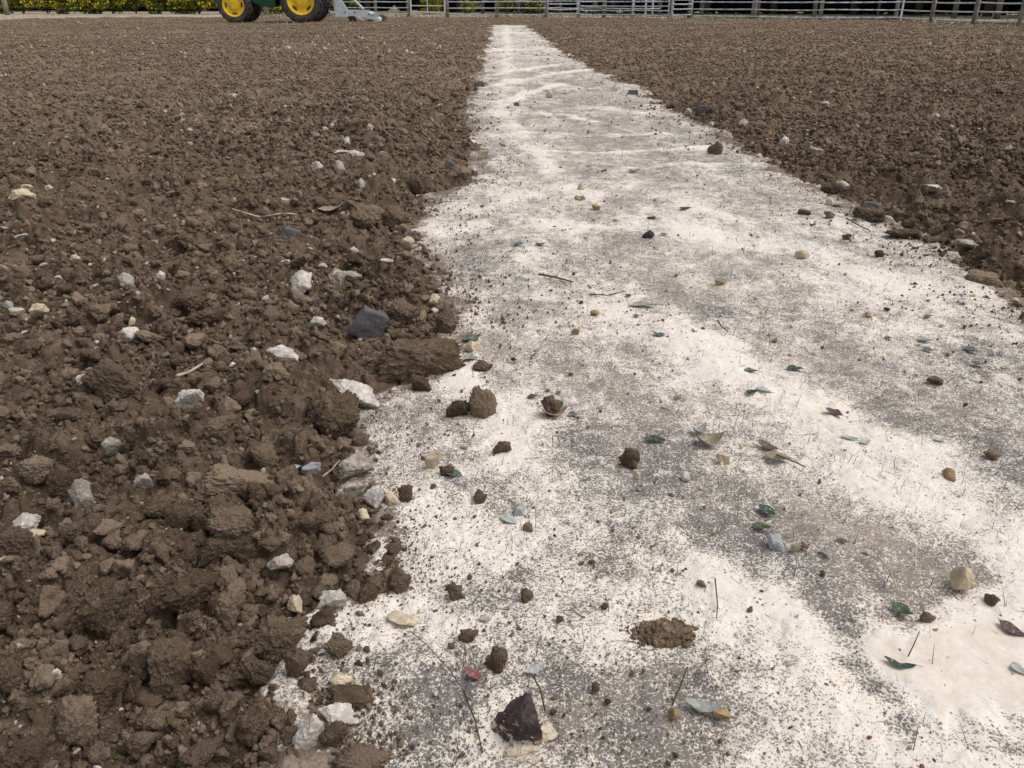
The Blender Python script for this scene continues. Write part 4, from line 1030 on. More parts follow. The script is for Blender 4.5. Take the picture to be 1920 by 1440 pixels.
LEAVES = [
    (1228, 826, 46, 12, 'dg', "dark green lance shaped leaf lying flat on grey ground", 0.05, 0.1),
    (1410, 735, 26, 22, 'dg', "dark green folded leaf on the white lane", 0.6, 0.3),
    (1432, 730, 34, 8, 'pc', "pale leaf sticking out from the dark green folded leaf", -0.2, 0.1),
    (1235, 632, 28, 9, 'te', "small blue green leaf on the lane in the middle of the strip", -0.1, 0.1),
    (1193, 593, 18, 9, 'te', "oval blue green leaf behind the orange pebbles", 0.0, 0.1),
    (1205, 572, 58, 8, 'gy', "long narrow dull grey leaf across the strip", 0.05, 0.05),
    (1178, 553, 16, 10, 'dg', "tiny dark leaf by the long narrow grey leaf", 0.5, 0.2),
    (1490, 690, 32, 11, 'dg', "dark green broken leaf on litter right of the middle", 0.1, 0.15),
    (1408, 693, 28, 12, 'te', "blue green leaf on white right of the middle", 0.15, 0.15),
    (1740, 656, 25, 10, 'te', "dark teal leaf on the right white lane, nearer of two", -0.3, 0.1),
    (1665, 637, 17, 9, 'te', "small grey teal oval leaf on the right white lane", 0.0, 0.05),
    (1735, 638, 30, 9, 'gy', "thin grey leaf on the right white lane, farther of two", -0.5, 0.1),
    (1821, 655, 36, 12, 'te', "grey teal leaf near the right picture side", -0.3, 0.1),
    (1740, 594, 20, 16, 'te', "upturned teal leaf at the right below the soil", 0.5, 0.3),
    (1835, 680, 28, 10, 'rb', "red brown leaf near the right picture side", 0.1, 0.1),
    (1888, 683, 18, 12, 'pc', "pale leaf at the right picture side", 0.3, 0.2),
    (1760, 826, 22, 16, 'pc', "pale blue green oval leaf beside the grey stained ground", 0.7, 0.1),
    (1620, 829, 26, 14, 'pc', "pale blue leaf, right one of a forked pair", 0.8, 0.25),
    (1592, 823, 36, 7, 'pc', "pale narrow leaf, left one of a forked pair", 0.0, 0.1),
    (1438, 957, 42, 22, 'dg', "dark green leaf with a bent tip on the stained patch", -0.55, 0.35),
    (1427, 988, 38, 13, 'gr', "green leaf just in front of the bent dark leaf", 0.05, 0.15),
    (1690, 1147, 50, 28, 'gr', "bright green curled leaf near the right edge of the strip", -0.5, 0.35),
    (1686, 1245, 62, 15, 'dg', "green curved leaf on the smooth white patch", 0.25, 0.3),
    (1320, 1317, 84, 24, 'gy', "long grey leaf, largest leaf near the bottom", 0.25, 0.12),
    (1897, 1181, 56, 22, 'dr', "dark red leaf at the right side above the smooth white patch", -0.15, 0.1),
    (1912, 1256, 40, 22, 'pc', "pale blue leaf cut by the right picture side", -0.6, 0.1),
    (1002, 1258, 48, 18, 'pc', "pale mint leaf on a thin stalk behind the dark rock", 0.5, 0.15),
    (888, 1271, 48, 17, 're', "pinkish red leaf left of the dark rock", -0.6, 0.15),
    (850, 894, 40, 16, 'te', "pale green leaf in front of the standing cream stone", -0.4, 0.1),
    (955, 972, 44, 14, 'pc', "very pale leaf below the blue and yellow pebbles", -0.6, 0.1),
    (885, 640, 44, 16, 'te', "teal leaf at the end of the long soil block", 0.5, 0.3),
    (882, 675, 34, 10, 'gy', "pale grey leaf beside the long soil block's end", 0.1, 0.1),
    (1003, 668, 10, 8, 'te', "tiny teal leaf beside the strip's left middle", 0.4, 0.2),
    (998, 743, 22, 12, 'dg', "dark teal leaf left of the dark clod with the tan leaf", 0.1, 0.2),
    (1047, 735, 13, 10, 'te', "small teal leaf above the dark clod", 0.6, 0.3),
    (1075, 782, 22, 12, 'te', "grey teal leaf right of the dark clod", -0.2, 0.1),
    (557, 908, 26, 9, 'pc', "mint green scrap of leaf in the left soil", 0.0, 0.05),
    (1330, 832, 66, 24, 'ta', "tan curled dry leaf, largest tan leaf on the strip", 0.55, 0.5),
    (1308, 812, 44, 16, 'gy', "grey curled leaf behind the large tan leaf", 0.9, 0.5),
    (1040, 785, 58, 18, 'ta', "tan curled leaf under the dark clod", 0.3, 0.4),
    (1458, 858, 52, 20, 'ta', "tan flat leaf near the end of the forked stick", -0.2, 0.1),
    (1440, 836, 44, 14, 'rb', "brown curved leaf above the tan flat leaf", -0.4, 0.3),
    (1562, 777, 40, 13, 'dr', "red brown leaf on the white lane right of the middle", -0.35, 0.15),
    (972, 464, 26, 8, 'te', "teal leaf far left on the strip, near the soil", 0.1, 0.1),
    (1013, 458, 22, 7, 'te', "thin teal leaf right of the far left teal leaf", 0.4, 0.1),
    (1112, 413, 14, 6, 'te', "tiny teal leaf, left one of two on bright lime far up", 0.1, 0.1),
    (1154, 413, 14, 8, 'te', "tiny teal leaf, right one of two on bright lime far up", 0.2, 0.1),
    (1222, 408, 22, 4, 'dg', "thin dark green leaf far up the strip, nearer of two", -0.1, 0.1),
    (1285, 391, 24, 4, 'dg', "thin dark green leaf far up the strip, right one of two", -0.1, 0.1),
    (1190, 321, 26, 9, 'ta', "tan leaf far up the strip", 0.1, 0.3),
    (1605, 415, 18, 9, 'te', "teal leaf at the right where lime meets soil", 0.2, 0.3),
    (1748, 460, 16, 8, 'te', "teal leaf by the long grey stone", -0.2, 0.3),
    (1245, 442, 16, 5, 'te', "pale teal leaf right of the charcoal pebble", 0.0, 0.1),
    (1248, 761, 20, 9, 'pc', "white looking pale leaf in the strip's middle", 0.0, 0.2),
    (622, 400, 56, 13, 'ta', "curled tan bark like leaf over a dark hollow in the left soil", 0.2, 0.45),
    (1545, 1040, 30, 20, 'gy', "dull grey leaf beside the quartz pebble", -0.7, 0.2),
]
for row in LEAVES:
    leaf(row[0], row[1], row[2], row[3], row[4], row[5], row[6], row[7])
# ---- twigs
def twig(pts, rpx, label, mat, lift=0.006):
    P3 = []
    for (a, b) in pts:
        x, y, t = [float(v) for v in at(a, b, 0.008)]
        P3.append(np.array([x, y, float(ground_z(x, y)[0][0]) + lift]))
    base = P3[0].copy(); r = rpx * t / F
    m = MB(); n = len(P3)
    for i in range(n - 1):
        m.cyl(P3[i] - base, P3[i + 1] - base, r * (1 - 0.5 * i / n), r * (1 - 0.5 * (i + 1) / n), 7)
    o = m.build("twig", mat, None, True); o.location = base
    return tag(o, label, "twig", "twigs and stalks")
twig([(905, 1408), (890, 1350), (868, 1300), (845, 1262), (800, 1215), (770, 1185)], 1.2, "long thin grey stalk lying left of the dark rock", MB_D)
twig([(335, 722), (355, 706), (382, 690)], 3.2, "thin tan stick above the bright white stone", MB_T, 0.02)
twig([(-10, 1155), (10, 1130), (30, 1108)], 2.2, "pale straw at the left picture edge", MB_T, 0.02)
twig([(1022, 1338), (1012, 1300), (995, 1272)], 1.8, "thin stalk leading from the dark rock to the pale mint leaf", MB_D, 0.012)
twig([(285, 787), (310, 791), (335, 796)], 2.2, "pale root below the tan slab", MB_T, 0.02)
twig([(1010, 515), (1040, 520), (1075, 532)], 2, "dark twig on a mound of dry grass in the strip", MB_D, 0.012)
twig([(1105, 552), (1140, 553), (1172, 545)], 1.2, "thin dark twig left of the tiny dark leaf", MB_D, 0.008)
twig([(1345, 600), (1352, 615), (1365, 625)], 1.5, "dark bent twig among litter right of the middle", MB_D, 0.01)
twig([(1455, 855), (1490, 868), (1510, 876)], 2, "brown forked stick beside the tan flat leaf", MB_B, 0.01)
twig([(440, 422), (490, 425), (530, 428), (560, 427)], 2.0, "thin straw over the dark hollow with the slate flake", MB_T, 0.03)
twig([(610, 930), (625, 908), (640, 890)], 1.4, "pale root strand left of the large grey pitted stone", MB_T, 0.03)
twig([(585, 970), (605, 985), (625, 1000), (640, 1010)], 1.4, "curving root strand by the smooth rounded clod", MB_B, 0.03)
twig([(1340, 1090), (1345, 1140), (1342, 1170)], 1.4, "thin upright stalk in the near lime", MB_D, 0.01)
twig([(1640, 1060), (1665, 1090), (1682, 1128)], 1.8, "pale stalk reaching to the bright green curled leaf", MB_T, 0.02)
twig([(1260, 1325), (1275, 1290), (1288, 1255)], 1.6, "thin dark stalk left of the long grey leaf", MB_D, 0.012)
twig([(1700, 1240), (1712, 1215), (1722, 1190)], 1.2, "hair thin stalk rising beside the green curved leaf", MB_D, 0.012)
twig([(1585, 415), (1610, 422), (1630, 430)], 1.4, "dark stalk at the right edge of the lime", MB_D, 0.01)

# ------------------------------------------------------------------ tractor and implement
_k = NT("tyre rubber", 0.9, 0.15)
M_TYRE = _k.done(_k.mix(_k.ss(_k.noise(7, 5, 0.65), 0.45, 0.62, 0, 0.6), (0.055, 0.056, 0.060), (0.15, 0.125, 0.10)), _k.bump(_k.noise(40, 3), 0.3, 0.01))
_k = NT("yellow paint", 0.5, 0.35)
M_YEL = _k.done(_k.mix(_k.ss(_k.noise(9, 5, 0.65), 0.5, 0.68, 0, 0.45), (0.95, 0.66, 0.035), (0.36, 0.27, 0.16)))
M_GRN = plain("green paint", (0.016, 0.10, 0.040), 0.4, 0.4, 0.2, 3)
M_BLK = plain("black metal", (0.015, 0.016, 0.016), 0.6, 0.3, 0.3, 5)
M_SEAT = plain("seat vinyl", (0.55, 0.38, 0.03), 0.6, 0.3, 0.15, 4)
M_IMP = plain("white implement paint", (0.62, 0.66, 0.70), 0.5, 0.35, 0.18, 4)
TY = 28.0
tx = lambda p: (p - 960) / 1670.0 * TY
tz = lambda p: H - p * TY / 1850.0
X0 = tx(571)
TZ = 0.02
trac = empty("tractor", (X0, TY + 0.15, TZ))
tag(trac, "green tractor with yellow wheels working along the far edge of the field", "tractor")
def wheel(name, R, rim, w, cx, cy, slot0, near):
    t = MB()
    hw = w / 2
    t.lathe([(-hw * 0.75, rim), (-hw, rim + (R - rim) * 0.35), (-hw * 0.98, rim + (R - rim) * 0.75), (-hw * 0.7, R * 0.965), (0, R * 0.985), (hw * 0.7, R * 0.965), (hw * 0.98, rim + (R - rim) * 0.75), (hw, rim + (R - rim) * 0.35), (hw * 0.75, rim)], n=48)
    nl = 20
    for k_ in range(nl):
        for sd in (-1, 1):
            a = 2 * PI * (k_ + (0.5 if sd > 0 else 0)) / nl
            vs = []
            for (yy, da) in ((0.02 * sd, 0.0), (hw * 0.97 * sd, 0.20)):
                for rr in (R * 0.95 if yy != 0.02 * sd else R * 0.97, R * 1.03 if yy == 0.02 * sd else R * 1.0):
                    for dd in (-0.035, 0.035):
                        an = a + da + dd; vs.append((rr * math.cos(an), yy, rr * math.sin(an)))
            t.add(vs, [(0, 1, 3, 2), (4, 6, 7, 5), (0, 4, 5, 1), (2, 3, 7, 6), (0, 2, 6, 4), (1, 5, 7, 3)])
    o = t.build(name, M_TYRE, trac, False); o.location = (cx, cy, R * 0.965)
    s = -1 if near else 1
    rm = MB()
    rm.lathe([(s * hw * 0.80, rim * 1.02), (s * hw * 0.86, rim * 1.0), (s * hw * 0.80, rim * 0.93), (s * hw * 0.30, rim * 0.86), (s * hw * 0.22, rim * 0.62), (s * hw * 0.42, rim * 0.50), (s * hw * 0.50, rim * 0.42), (s * hw * 0.62, rim * 0.36), (s * hw * 0.66, 0.001)], n=40)
    for k_ in range(4):
        a = slot0 + k_ * PI / 2
        r0, r1 = rim * 0.70, rim * 0.80
        vs = []
        for yy in (s * hw * 0.45, s * hw * 0.20):
            for rr in (r0, r1):
                for da in (-0.26, 0.26): vs.append((rr * math.cos(a + da), yy, rr * math.sin(a + da)))
        rm.add(vs, [(0, 1, 3, 2), (4, 6, 7, 5), (0, 4, 5, 1), (2, 3, 7, 6), (0, 2, 6, 4), (1, 5, 7, 3)], 1)
    for k_ in range(8):
        a = k_ * PI / 4 + 0.2; rm.cyl((rim * 0.26 * math.cos(a), s * hw * 0.60, rim * 0.26 * math.sin(a)), (rim * 0.26 * math.cos(a), s * hw * 0.72, rim * 0.26 * math.sin(a)), 0.014, None, 6)
    ro = rm.build("rim", [M_YEL, M_BLK], o)
    return o
xf = tx(445) - X0
wheel("front_wheel", 0.51, 0.335, 0.28, xf, -0.52, 0.0, True)
wheel("front_wheel", 0.51, 0.335, 0.28, xf, 0.62, 0.0, False)
wheel("rear_wheel", 0.645, 0.415, 0.40, 0, -0.55, PI / 4, True)
wheel("rear_wheel", 0.645, 0.415, 0.40, 0, 0.65, PI / 4, False)
b = MB(); b.box((-1.15, 0.05, 0.62), (2.2, 0.34, 0.30)); b.box((-0.05, 0.05, 0.66), (0.55, 0.5, 0.42)); b.cyl((0, -0.5, 0.63), (0, 0.6, 0.63), 0.09, None, 12); b.cyl((xf, -0.5, 0.50), (xf, 0.6, 0.50), 0.07, None, 12)
b.build("chassis", M_BLK, trac, bevel=0.02)
b = MB(); b.prism([(-2.55, 0.75), (-2.62, 0.85), (-2.6, 1.22), (-2.5, 1.32), (-1.1, 1.42), (-1.05, 0.78)], -0.28, 0.38); b.build("hood", M_GRN, trac, bevel=0.03)
b = MB(); b.box((-2.63, 0.05, 1.03), (0.03, 0.5, 0.34)); b.build("grille", M_BLK, trac)
b = MB(); b.prism([(-1.62, 0.70), (-1.60, 0.58), (-1.3, 0.46), (-0.95, 0.45), (-0.95, 0.70)], -0.40, -0.30); b.build("side_frame", M_GRN, trac, bevel=0.01)
b = MB(); b.box((-1.0, -0.42, 0.55), (0.34, 0.28, 0.24)); b.box((-1.0, -0.565, 0.60), (0.28, 0.012, 0.03)); b.box((-1.0, -0.565, 0.52), (0.28, 0.012, 0.03)); b.build("step", M_GRN, trac, bevel=0.01)
b = MB(); b.box((-0.75, 0.05, 0.80), (0.9, 1.1, 0.05)); b.build("floor_plate", M_GRN, trac, bevel=0.01)
for yy in (-0.52, 0.62):
    b = MB(); pr = [(0.80 * math.cos(t), 0.63 + 0.80 * math.sin(t)) for t in np.linspace(0.25, 2.6, 12)]; pr += [(0.75 * math.cos(t), 0.63 + 0.75 * math.sin(t)) for t in np.linspace(2.6, 0.25, 12)]
    b.prism(pr, yy - 0.2, yy + 0.2); b.build("fender", M_GRN, trac)
b = MB(); b.box((-0.12, 0.05, 1.20), (0.46, 0.46, 0.12)); b.box((0.12, 0.05, 1.45), (0.12, 0.46, 0.45), 0.15); b.build("seat", M_SEAT, trac, bevel=0.04)
b = MB(); b.cyl((-1.0, 0.05, 1.30), (-0.75, 0.05, 1.55), 0.03, None, 8)
for k_ in range(16):
    a0, a1 = 2 * PI * k_ / 16, 2 * PI * (k_ + 1) / 16
    f_ = lambda a: (-0.72 - 0.12 * math.cos(a), 0.05 + 0.19 * math.sin(a), 1.56 + 0.12 * math.cos(a))
    b.cyl(f_(a0), f_(a1), 0.016, None, 6)
b.build("steering_wheel", M_BLK, trac)
b = MB(); b.path([(0.35, -0.45, 0.8), (0.40, -0.45, 2.2), (0.40, 0.55, 2.2), (0.35, 0.55, 0.8)], 0.04, 8); b.build("roll_bar", M_BLK, trac)
b = MB(); b.cyl((-1.7, 0.25, 1.35), (-1.7, 0.25, 2.0), 0.035, None, 10); b.build("exhaust_pipe", M_BLK, trac)
for yy in (-0.3, 0.4):
    b = MB(); b.path([(0.1, yy, 0.55), (0.85, yy * 1.3, 0.42)], 0.03, 8); b.build("lift_arm", M_BLK, trac)
# implement
imp = empty("tillage_implement", (X0, TY + 0.15, TZ)); tag(imp, "white painted steel tillage implement hitched behind the green tractor", "implement")
OUT = [(620, 19), (630, 31), (650, 31), (665, 29.5), (673, 33), (682, 38.5), (686, 37), (679, 31.5), (690, 33), (700, 36.5), (706, 40), (713, 39), (714.5, 35), (709, 32), (698, 31), (696, 24), (680, 19), (645, 18.5), (628, 20.5)]
outl = [(tx(a) - X0, tz(bb) - TZ) for a, bb in OUT]
for yy in (-0.62, 0.72):
    b = MB(); b.prism(outl, yy - 0.02, yy + 0.02); so = b.build("side_plate", M_IMP, imp)
    for (a, bb) in ((631, 26), (651, 22.5), (668, 22.5), (695, 26)):
        h_ = MB(); xx, zz = tx(a) - X0, tz(bb) - TZ; sg = -1 if yy < 0 else 1
        h_.cyl((xx, yy + sg * 0.02, zz), (xx, yy + sg * 0.045, zz), 0.022, None, 8); h_.build("bolt", M_BLK, so)
b = MB()
for (a, bb) in ((634, 24), (688, 26)):
    b.cyl((tx(a) - X0, -0.60, tz(bb) - TZ), (tx(a) - X0, 0.70, tz(bb) - TZ), 0.05, None, 8)
b.build("cross_bar", M_IMP, imp)
b = MB(); b.prism([(tx(624) - X0, tz(20) - TZ), (tx(626) - X0, 1.15), (tx(634) - X0, 1.15), (tx(638) - X0, 0.66), (tx(650) - X0, tz(19) - TZ)], -0.10, 0.0); b.build("hitch_mast", M_IMP, imp)
b = MB(); b.cyl((tx(634) - X0, -0.05, 1.10), (tx(679) - X0, -0.05, tz(17) - TZ), 0.035, None, 8); b.build("brace", M_IMP, imp)
b = MB(); b.cyl((tx(709) - X0, -0.66, tz(37) - TZ), (tx(709) - X0, 0.74, tz(37) - TZ), 0.075, None, 14); b.build("roller", M_IMP, imp)
for k_ in range(6):
    b = MB(); yy = -0.5 + k_ * 0.22; xx = tx(660) - X0
    b.path([(xx, yy, tz(26) - TZ), (xx - 0.12, yy, 0.25), (xx - 0.04, yy, 0.0)], 0.022, 6); b.build("tine", M_BLK, imp)
# soil heaped behind the implement
for i, (a, bb, w, h) in enumerate(((715, 33, 16, 14), (702, 37, 14, 8), (690, 38, 14, 6))):
    o = put(CLODS_M[i], "soil_clod", a, bb, w, h); o.location.y = TY + 0.3; o.location.x = tx(a); o.location.z = tz(bb) - 0.0
    o.scale = (w * TY / 1670 / 2, 0.25, h * TY / 1850 / 2)
    tag(o, ["heap of dark soil thrown up right behind the implement's roller", "low soil lump under the implement's roller", "low soil lump under the implement's rear plate"][i], "clod", "single soil clods")

# ------------------------------------------------------------------ fences
M_WOOD = plain("weathered wood", (0.32, 0.30, 0.265), 0.9, 0.15, 0.35, 5, bump=0.4)
M_WOODD = plain("dark weathered wood", (0.15, 0.14, 0.125), 0.9, 0.15, 0.4, 5, bump=0.4)
M_PIPE = plain("galvanised pipe", (0.60, 0.66, 0.72), 0.5, 0.4, 0.25, 2)
M_WPIPE = plain("white painted pipe", (0.72, 0.76, 0.80), 0.5, 0.35, 0.12, 3)
def gp(px, py):
    x, y, t = at(px, py, 0.0); return float(x), float(y)
def post(root, px, py, r, mat, h=1.55, name="post", lean=0.0):
    x, y = gp(px, py); m = MB()
    m.cyl((0, 0, -0.15), (lean, 0, h), r, r * 0.92, 9); o = m.build(name, mat, root, True)
    o.location = (x - root.location.x, y - root.location.y, 0); return x, y
def rail(root, A, B, z0, z1, r, mat, sag=0.0):
    m = MB(); n = 6; pts = []
    for i in range(n + 1):
        f = i / n; pts.append((A[0] + (B[0] - A[0]) * f - root.location.x, A[1] + (B[1] - A[1]) * f - root.location.y, z0 + (z1 - z0) * f - sag * 4 * f * (1 - f)))
    m.path(pts, r, 7); return m.build("rail", mat, root, True)
# left: two visible posts and wires in front of the flowers
def fence(label, posts, mat, rails, rmat, rr=0.022, r=0.075, off=-0.10, cat="fence", lean=0.0, skip=()):
    x0, y0 = gp(*posts[0][:2]); root = empty("fence", (x0, y0, 0)); tag(root, label, cat)
    pts = [post(root, p[0], p[1], (p[2] if len(p) > 2 else r), (p[3] if len(p) > 3 else mat), lean=random.uniform(-0.02, 0.02)) for p in posts]
    for i in range(len(pts) - 1):
        if i in skip: continue
        A = (pts[i][0], pts[i][1] + off); B = (pts[i + 1][0], pts[i + 1][1] + off)
        for z in rails: rail(root, A, B, z + random.uniform(-0.012, 0.012), z + random.uniform(-0.012, 0.012), rr, rmat, random.uniform(0, 0.02))
    return root
fence("weathered post and wire fence in front of the yellow flowers at left", [(-330, 32), (-160, 30), (14, 27.5), (177, 25), (345, 25.5), (500, 26.5), (600, 27.5)], M_WOOD, [0.35, 0.7, 1.1], M_WOODD, 0.006, 0.13)
RL = [0.10, 0.34, 0.58, 0.82, 1.06, 1.30]
fence("weathered post and grey pipe rail fence right behind the implement", [(640, 28), (705, 29.2), (766, 30)], M_WOOD, RL, M_PIPE)
fence("weathered post and grey pipe fence between the white gate and the white corral panels", [(839, 31), (931, 31.8), (1022, 32.5)], M_WOOD, RL, M_PIPE, 0.024, 0.08)
# white gate
gx, gy = gp(771, 30); gx2, gy2 = gp(834, 30.8)
gate = empty("gate", (gx, gy, 0)); tag(gate, "white tube farm gate with a cross of bars between two wooden posts", "gate")
m = MB(); dx, dy = gx2 - gx, gy2 - gy
m.path([(0, 0, 0.15), (dx, dy, 0.15), (dx, dy, 1.35), (0, 0, 1.35), (0, 0, 0.15)], 0.035, 8); m.build("gate_frame", M_WPIPE, gate)
m = MB(); m.cyl((0.03, 0, 0.42), (dx - 0.03, dy, 0.42), 0.022, None, 8); m.cyl((0.03, 0, 0.85), (dx - 0.03, dy, 0.85), 0.022, None, 8); m.build("gate_rail", M_WPIPE, gate)
m = MB(); m.cyl((dx / 2, dy / 2 - 0.03, 0.17), (dx / 2, dy / 2 - 0.03, 1.33), 0.022, None, 8); m.build("gate_stile", M_WPIPE, gate)
fence("white corral panels on thin white posts left of the lone pair of white posts", [(1027, 32.5, 0.03, M_WPIPE), (1083, 33, 0.05, M_WPIPE)], M_WPIPE, [0.14, 0.32, 0.50, 0.7, 0.9, 1.1], M_WPIPE, 0.026)
fence("grey pipe corral panels spanning between the white posts", [(1086, 33.2, 0.03, M_PIPE), (1132, 33, 0.08, M_WOOD), (1186, 34.2, 0.055, M_WPIPE), (1253, 35, 0.035, M_WPIPE)], M_WPIPE, [0.12, 0.28, 0.44, 0.6, 0.8, 1.0, 1.2], M_PIPE, 0.022)
fence("narrow white corral panel close to the tall white posts", [(1259, 35.2, 0.055, M_WPIPE), (1293, 34.5, 0.1, M_WOOD)], M_WPIPE, [0.12, 0.34, 0.5, 0.66, 0.85, 1.05], M_PIPE, 0.024)
fence("weathered post and pipe rail fence running along the right side of the field", [(1296, 34.8, 0.03, M_PIPE), (1412, 36.5, 0.10), (1537, 38.5, 0.07), (1678, 38.5, 0.07), (1745, 42, 0.07), (1825, 46, 0.075), (1912, 48.5, 0.085), (2030, 54, 0.08), (2180, 63, 0.08)], M_WOOD, RL, M_PIPE, 0.021)
m_ = bpy.data.objects
pp = empty("white_post", (*gp(1685, 38.2), 0)); tag(pp, "slim white steel post standing against a wooden fence post at right", "post")
mm = MB(); mm.cyl((0, -0.12, -0.1), (0.0, -0.12, 1.9), 0.035, None, 8); mm.build("pole", M_WPIPE, pp); mm = MB(); mm.cyl((0, -0.12, 1.9), (0, -0.12, 1.93), 0.045, 0.01, 8); mm.build("cap", M_WPIPE, pp)
fence("darker wooden fence seen farther back through the right fence", [(1315, 28, 0.11), (1420, 29, 0.09), (1526, 31.5, 0.10), (1645, 31, 0.05), (1788, 33.5, 0.11), (1868, 35, 0.12), (1990, 38, 0.12)], M_WOODD, [0.75, 1.15], M_WOODD, 0.010)
fence("back row of corral posts and rails seen through the white panels", [(905, 27, 0.09), (972, 27.5, 0.07), (1050, 27, 0.10), (1115, 27, 0.14), (1210, 30, 0.04, M_WPIPE), (1223, 29.5, 0.04, M_WPIPE), (1236, 29, 0.10)], M_WOODD, [0.3, 0.6, 0.9], M_PIPE, 0.02)

# ------------------------------------------------------------------ vegetation along the far side
def leafcloud(n, rx_, ry_, rz_, size, seed, zmin=0.0, clumps=14, up=0.3):
    q = np.random.default_rng(seed)
    cc = q.normal(size=(clumps, 3)); cc /= np.linalg.norm(cc, axis=1)[:, None]; cc *= q.uniform(0.35, 0.95, (clumps, 1)) ; cr = q.uniform(0.25, 0.5, clumps)
    ci = q.integers(0, clumps, n); d = q.normal(size=(n, 3)); d /= np.linalg.norm(d, axis=1)[:, None]
    P = cc[ci] + d * (cr[ci] * q.uniform(0.5, 1.0, n) ** 0.5)[:, None]
    P = P * np.array([rx_, ry_, rz_]); P[:, 2] += rz_ * 0.95; P[:, 2] = np.abs(P[:, 2] - zmin) + zmin
    nrm = q.normal(size=(n, 3)); nrm[:, 2] += up; nrm /= np.linalg.norm(nrm, axis=1)[:, None]
    u = np.cross(nrm, q.normal(size=(n, 3))); u /= np.linalg.norm(u, axis=1)[:, None]; v = np.cross(nrm, u)
    s = size * q.uniform(0.6, 1.3, n)[:, None]
    V = np.stack([P - u * s, P - v * s * 0.45 + nrm * s * 0.1, P + u * s, P + v * s * 0.45 + nrm * s * 0.1], 1).reshape(-1, 3)
    Fq = np.arange(4 * n).reshape(n, 4)
    return V, Fq
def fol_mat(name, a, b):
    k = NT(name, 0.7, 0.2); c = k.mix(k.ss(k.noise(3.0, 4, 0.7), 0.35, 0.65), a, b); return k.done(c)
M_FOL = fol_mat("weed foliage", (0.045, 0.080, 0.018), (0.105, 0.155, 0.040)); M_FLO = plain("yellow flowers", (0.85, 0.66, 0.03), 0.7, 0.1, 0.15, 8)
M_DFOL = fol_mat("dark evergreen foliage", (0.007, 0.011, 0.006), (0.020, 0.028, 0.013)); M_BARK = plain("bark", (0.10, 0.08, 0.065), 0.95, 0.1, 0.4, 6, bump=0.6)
M_SHF = fol_mat("shrub foliage", (0.020, 0.036, 0.014), (0.055, 0.08, 0.032))
def stem_mesh(h, r, n, spread, seed, mat):
    q = np.random.default_rng(seed); m = MB()
    for i in range(n):
        a = q.uniform(0, 6.28); b_ = spread * q.uniform(0.3, 1)
        m.cyl((0, 0, -0.05), (b_ * math.cos(a), b_ * math.sin(a), h * q.uniform(0.6, 1)), r, r * 0.4, 6)
    me = bpy.data.meshes.new("stem"); me.from_pydata(m.v, [], m.f); me.materials.append(mat); return me
FS = []
for v in range(4):
    V, Fq = leafcloud(2600, 0.85, 0.6, 0.62, 0.055, 60 + v, 0.0, 18)
    fl = mesh_np("foliage", V, Fq, M_FOL, False)
    V, Fq = leafcloud(950, 0.95, 0.72, 0.66, 0.045, 60 + v, 0.20, 18, 1.0)
    fw = mesh_np("flowers", V, Fq, M_FLO, False)
    FS.append((fl, fw, stem_mesh(0.8, 0.012, 9, 0.5, 70 + v, M_BARK)))
r_ = np.random.default_rng(5)
def shrub(x, y, v, sc, label, group, flowers=True):
    o = empty("flowering_shrub", (x, y, -0.02), r_.uniform(0, 6.28)); o.scale = (sc, sc, sc * r_.uniform(0.85, 1.2))
    tag(o, label, "shrub", group)
    link("foliage", FS[v][0], o); link("stem", FS[v][2], o)
    if flowers: link("flowers", FS[v][1], o)
    return o
i_ = 0
for px in np.linspace(-330, 625, 24):
    b_ = 25.2 + r_.uniform(-0.7, 0.5); x, y = gp(px + r_.uniform(-8, 8), b_)
    shrub(x, y, i_ % 4, r_.uniform(1.0, 1.45), "yellow flowered green shrub in the row along the far left side", "yellow flowering shrubs along the left fence"); i_ += 1
for px in np.linspace(-330, 640, 15):
    x, y = gp(px + r_.uniform(-15, 15), 21)
    shrub(x, y, i_ % 4, r_.uniform(1.5, 2.1), "yellow flowered green shrub in the row along the far left side", "yellow flowering shrubs along the left fence"); i_ += 1
for j, (px, b_, sc) in enumerate(((808, 26.3, 0.75), (880, 25.5, 0.65), (952, 27, 0.8), (985, 27, 1.0), (1003, 27, 0.95))):
    x, y = gp(px, b_)
    shrub(x, y, j % 4, sc, ["yellow flowered shrub behind the white gate", "sparse flowering shrub behind the pipe fence near the gate", "yellow flowered shrub left of a tight pair behind the pipe fence",
                            "yellow flowered shrub, left one of a tight pair behind the pipe fence", "yellow flowered shrub, right one of a tight pair behind the pipe fence"][j], "yellow flowering shrubs behind the pipe fence")
# dark evergreen hedge shrubs behind the fences
DS = []
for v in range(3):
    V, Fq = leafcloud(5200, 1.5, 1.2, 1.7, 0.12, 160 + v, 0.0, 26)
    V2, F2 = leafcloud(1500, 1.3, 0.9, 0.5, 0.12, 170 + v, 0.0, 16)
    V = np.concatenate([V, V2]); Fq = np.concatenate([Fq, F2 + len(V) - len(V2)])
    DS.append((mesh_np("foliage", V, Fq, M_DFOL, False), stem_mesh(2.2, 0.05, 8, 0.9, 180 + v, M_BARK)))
def dark_shrub(x, y, v, sc):
    o = empty("evergreen_shrub", (x, y, -0.02), r_.uniform(0, 6.28)); o.scale = (sc, sc, sc)
    tag(o, "dark evergreen shrub in the deep shade behind the far fences", "shrub", "dark shrubs behind the fences")
    link("foliage", DS[v][0], o); link("stem", DS[v][1], o)
n_ = 0
for px in np.linspace(-400, 2250, 44):
    b_ = np.interp(px, [-400, 640, 900, 1300, 1700, 2250], [18.5, 20.5, 22, 24, 26, 33]) + r_.uniform(-1.2, 1.0); x, y = gp(px, b_)
    dark_shrub(x, y, n_ % 3, r_.uniform(1.0, 1.4)); n_ += 1
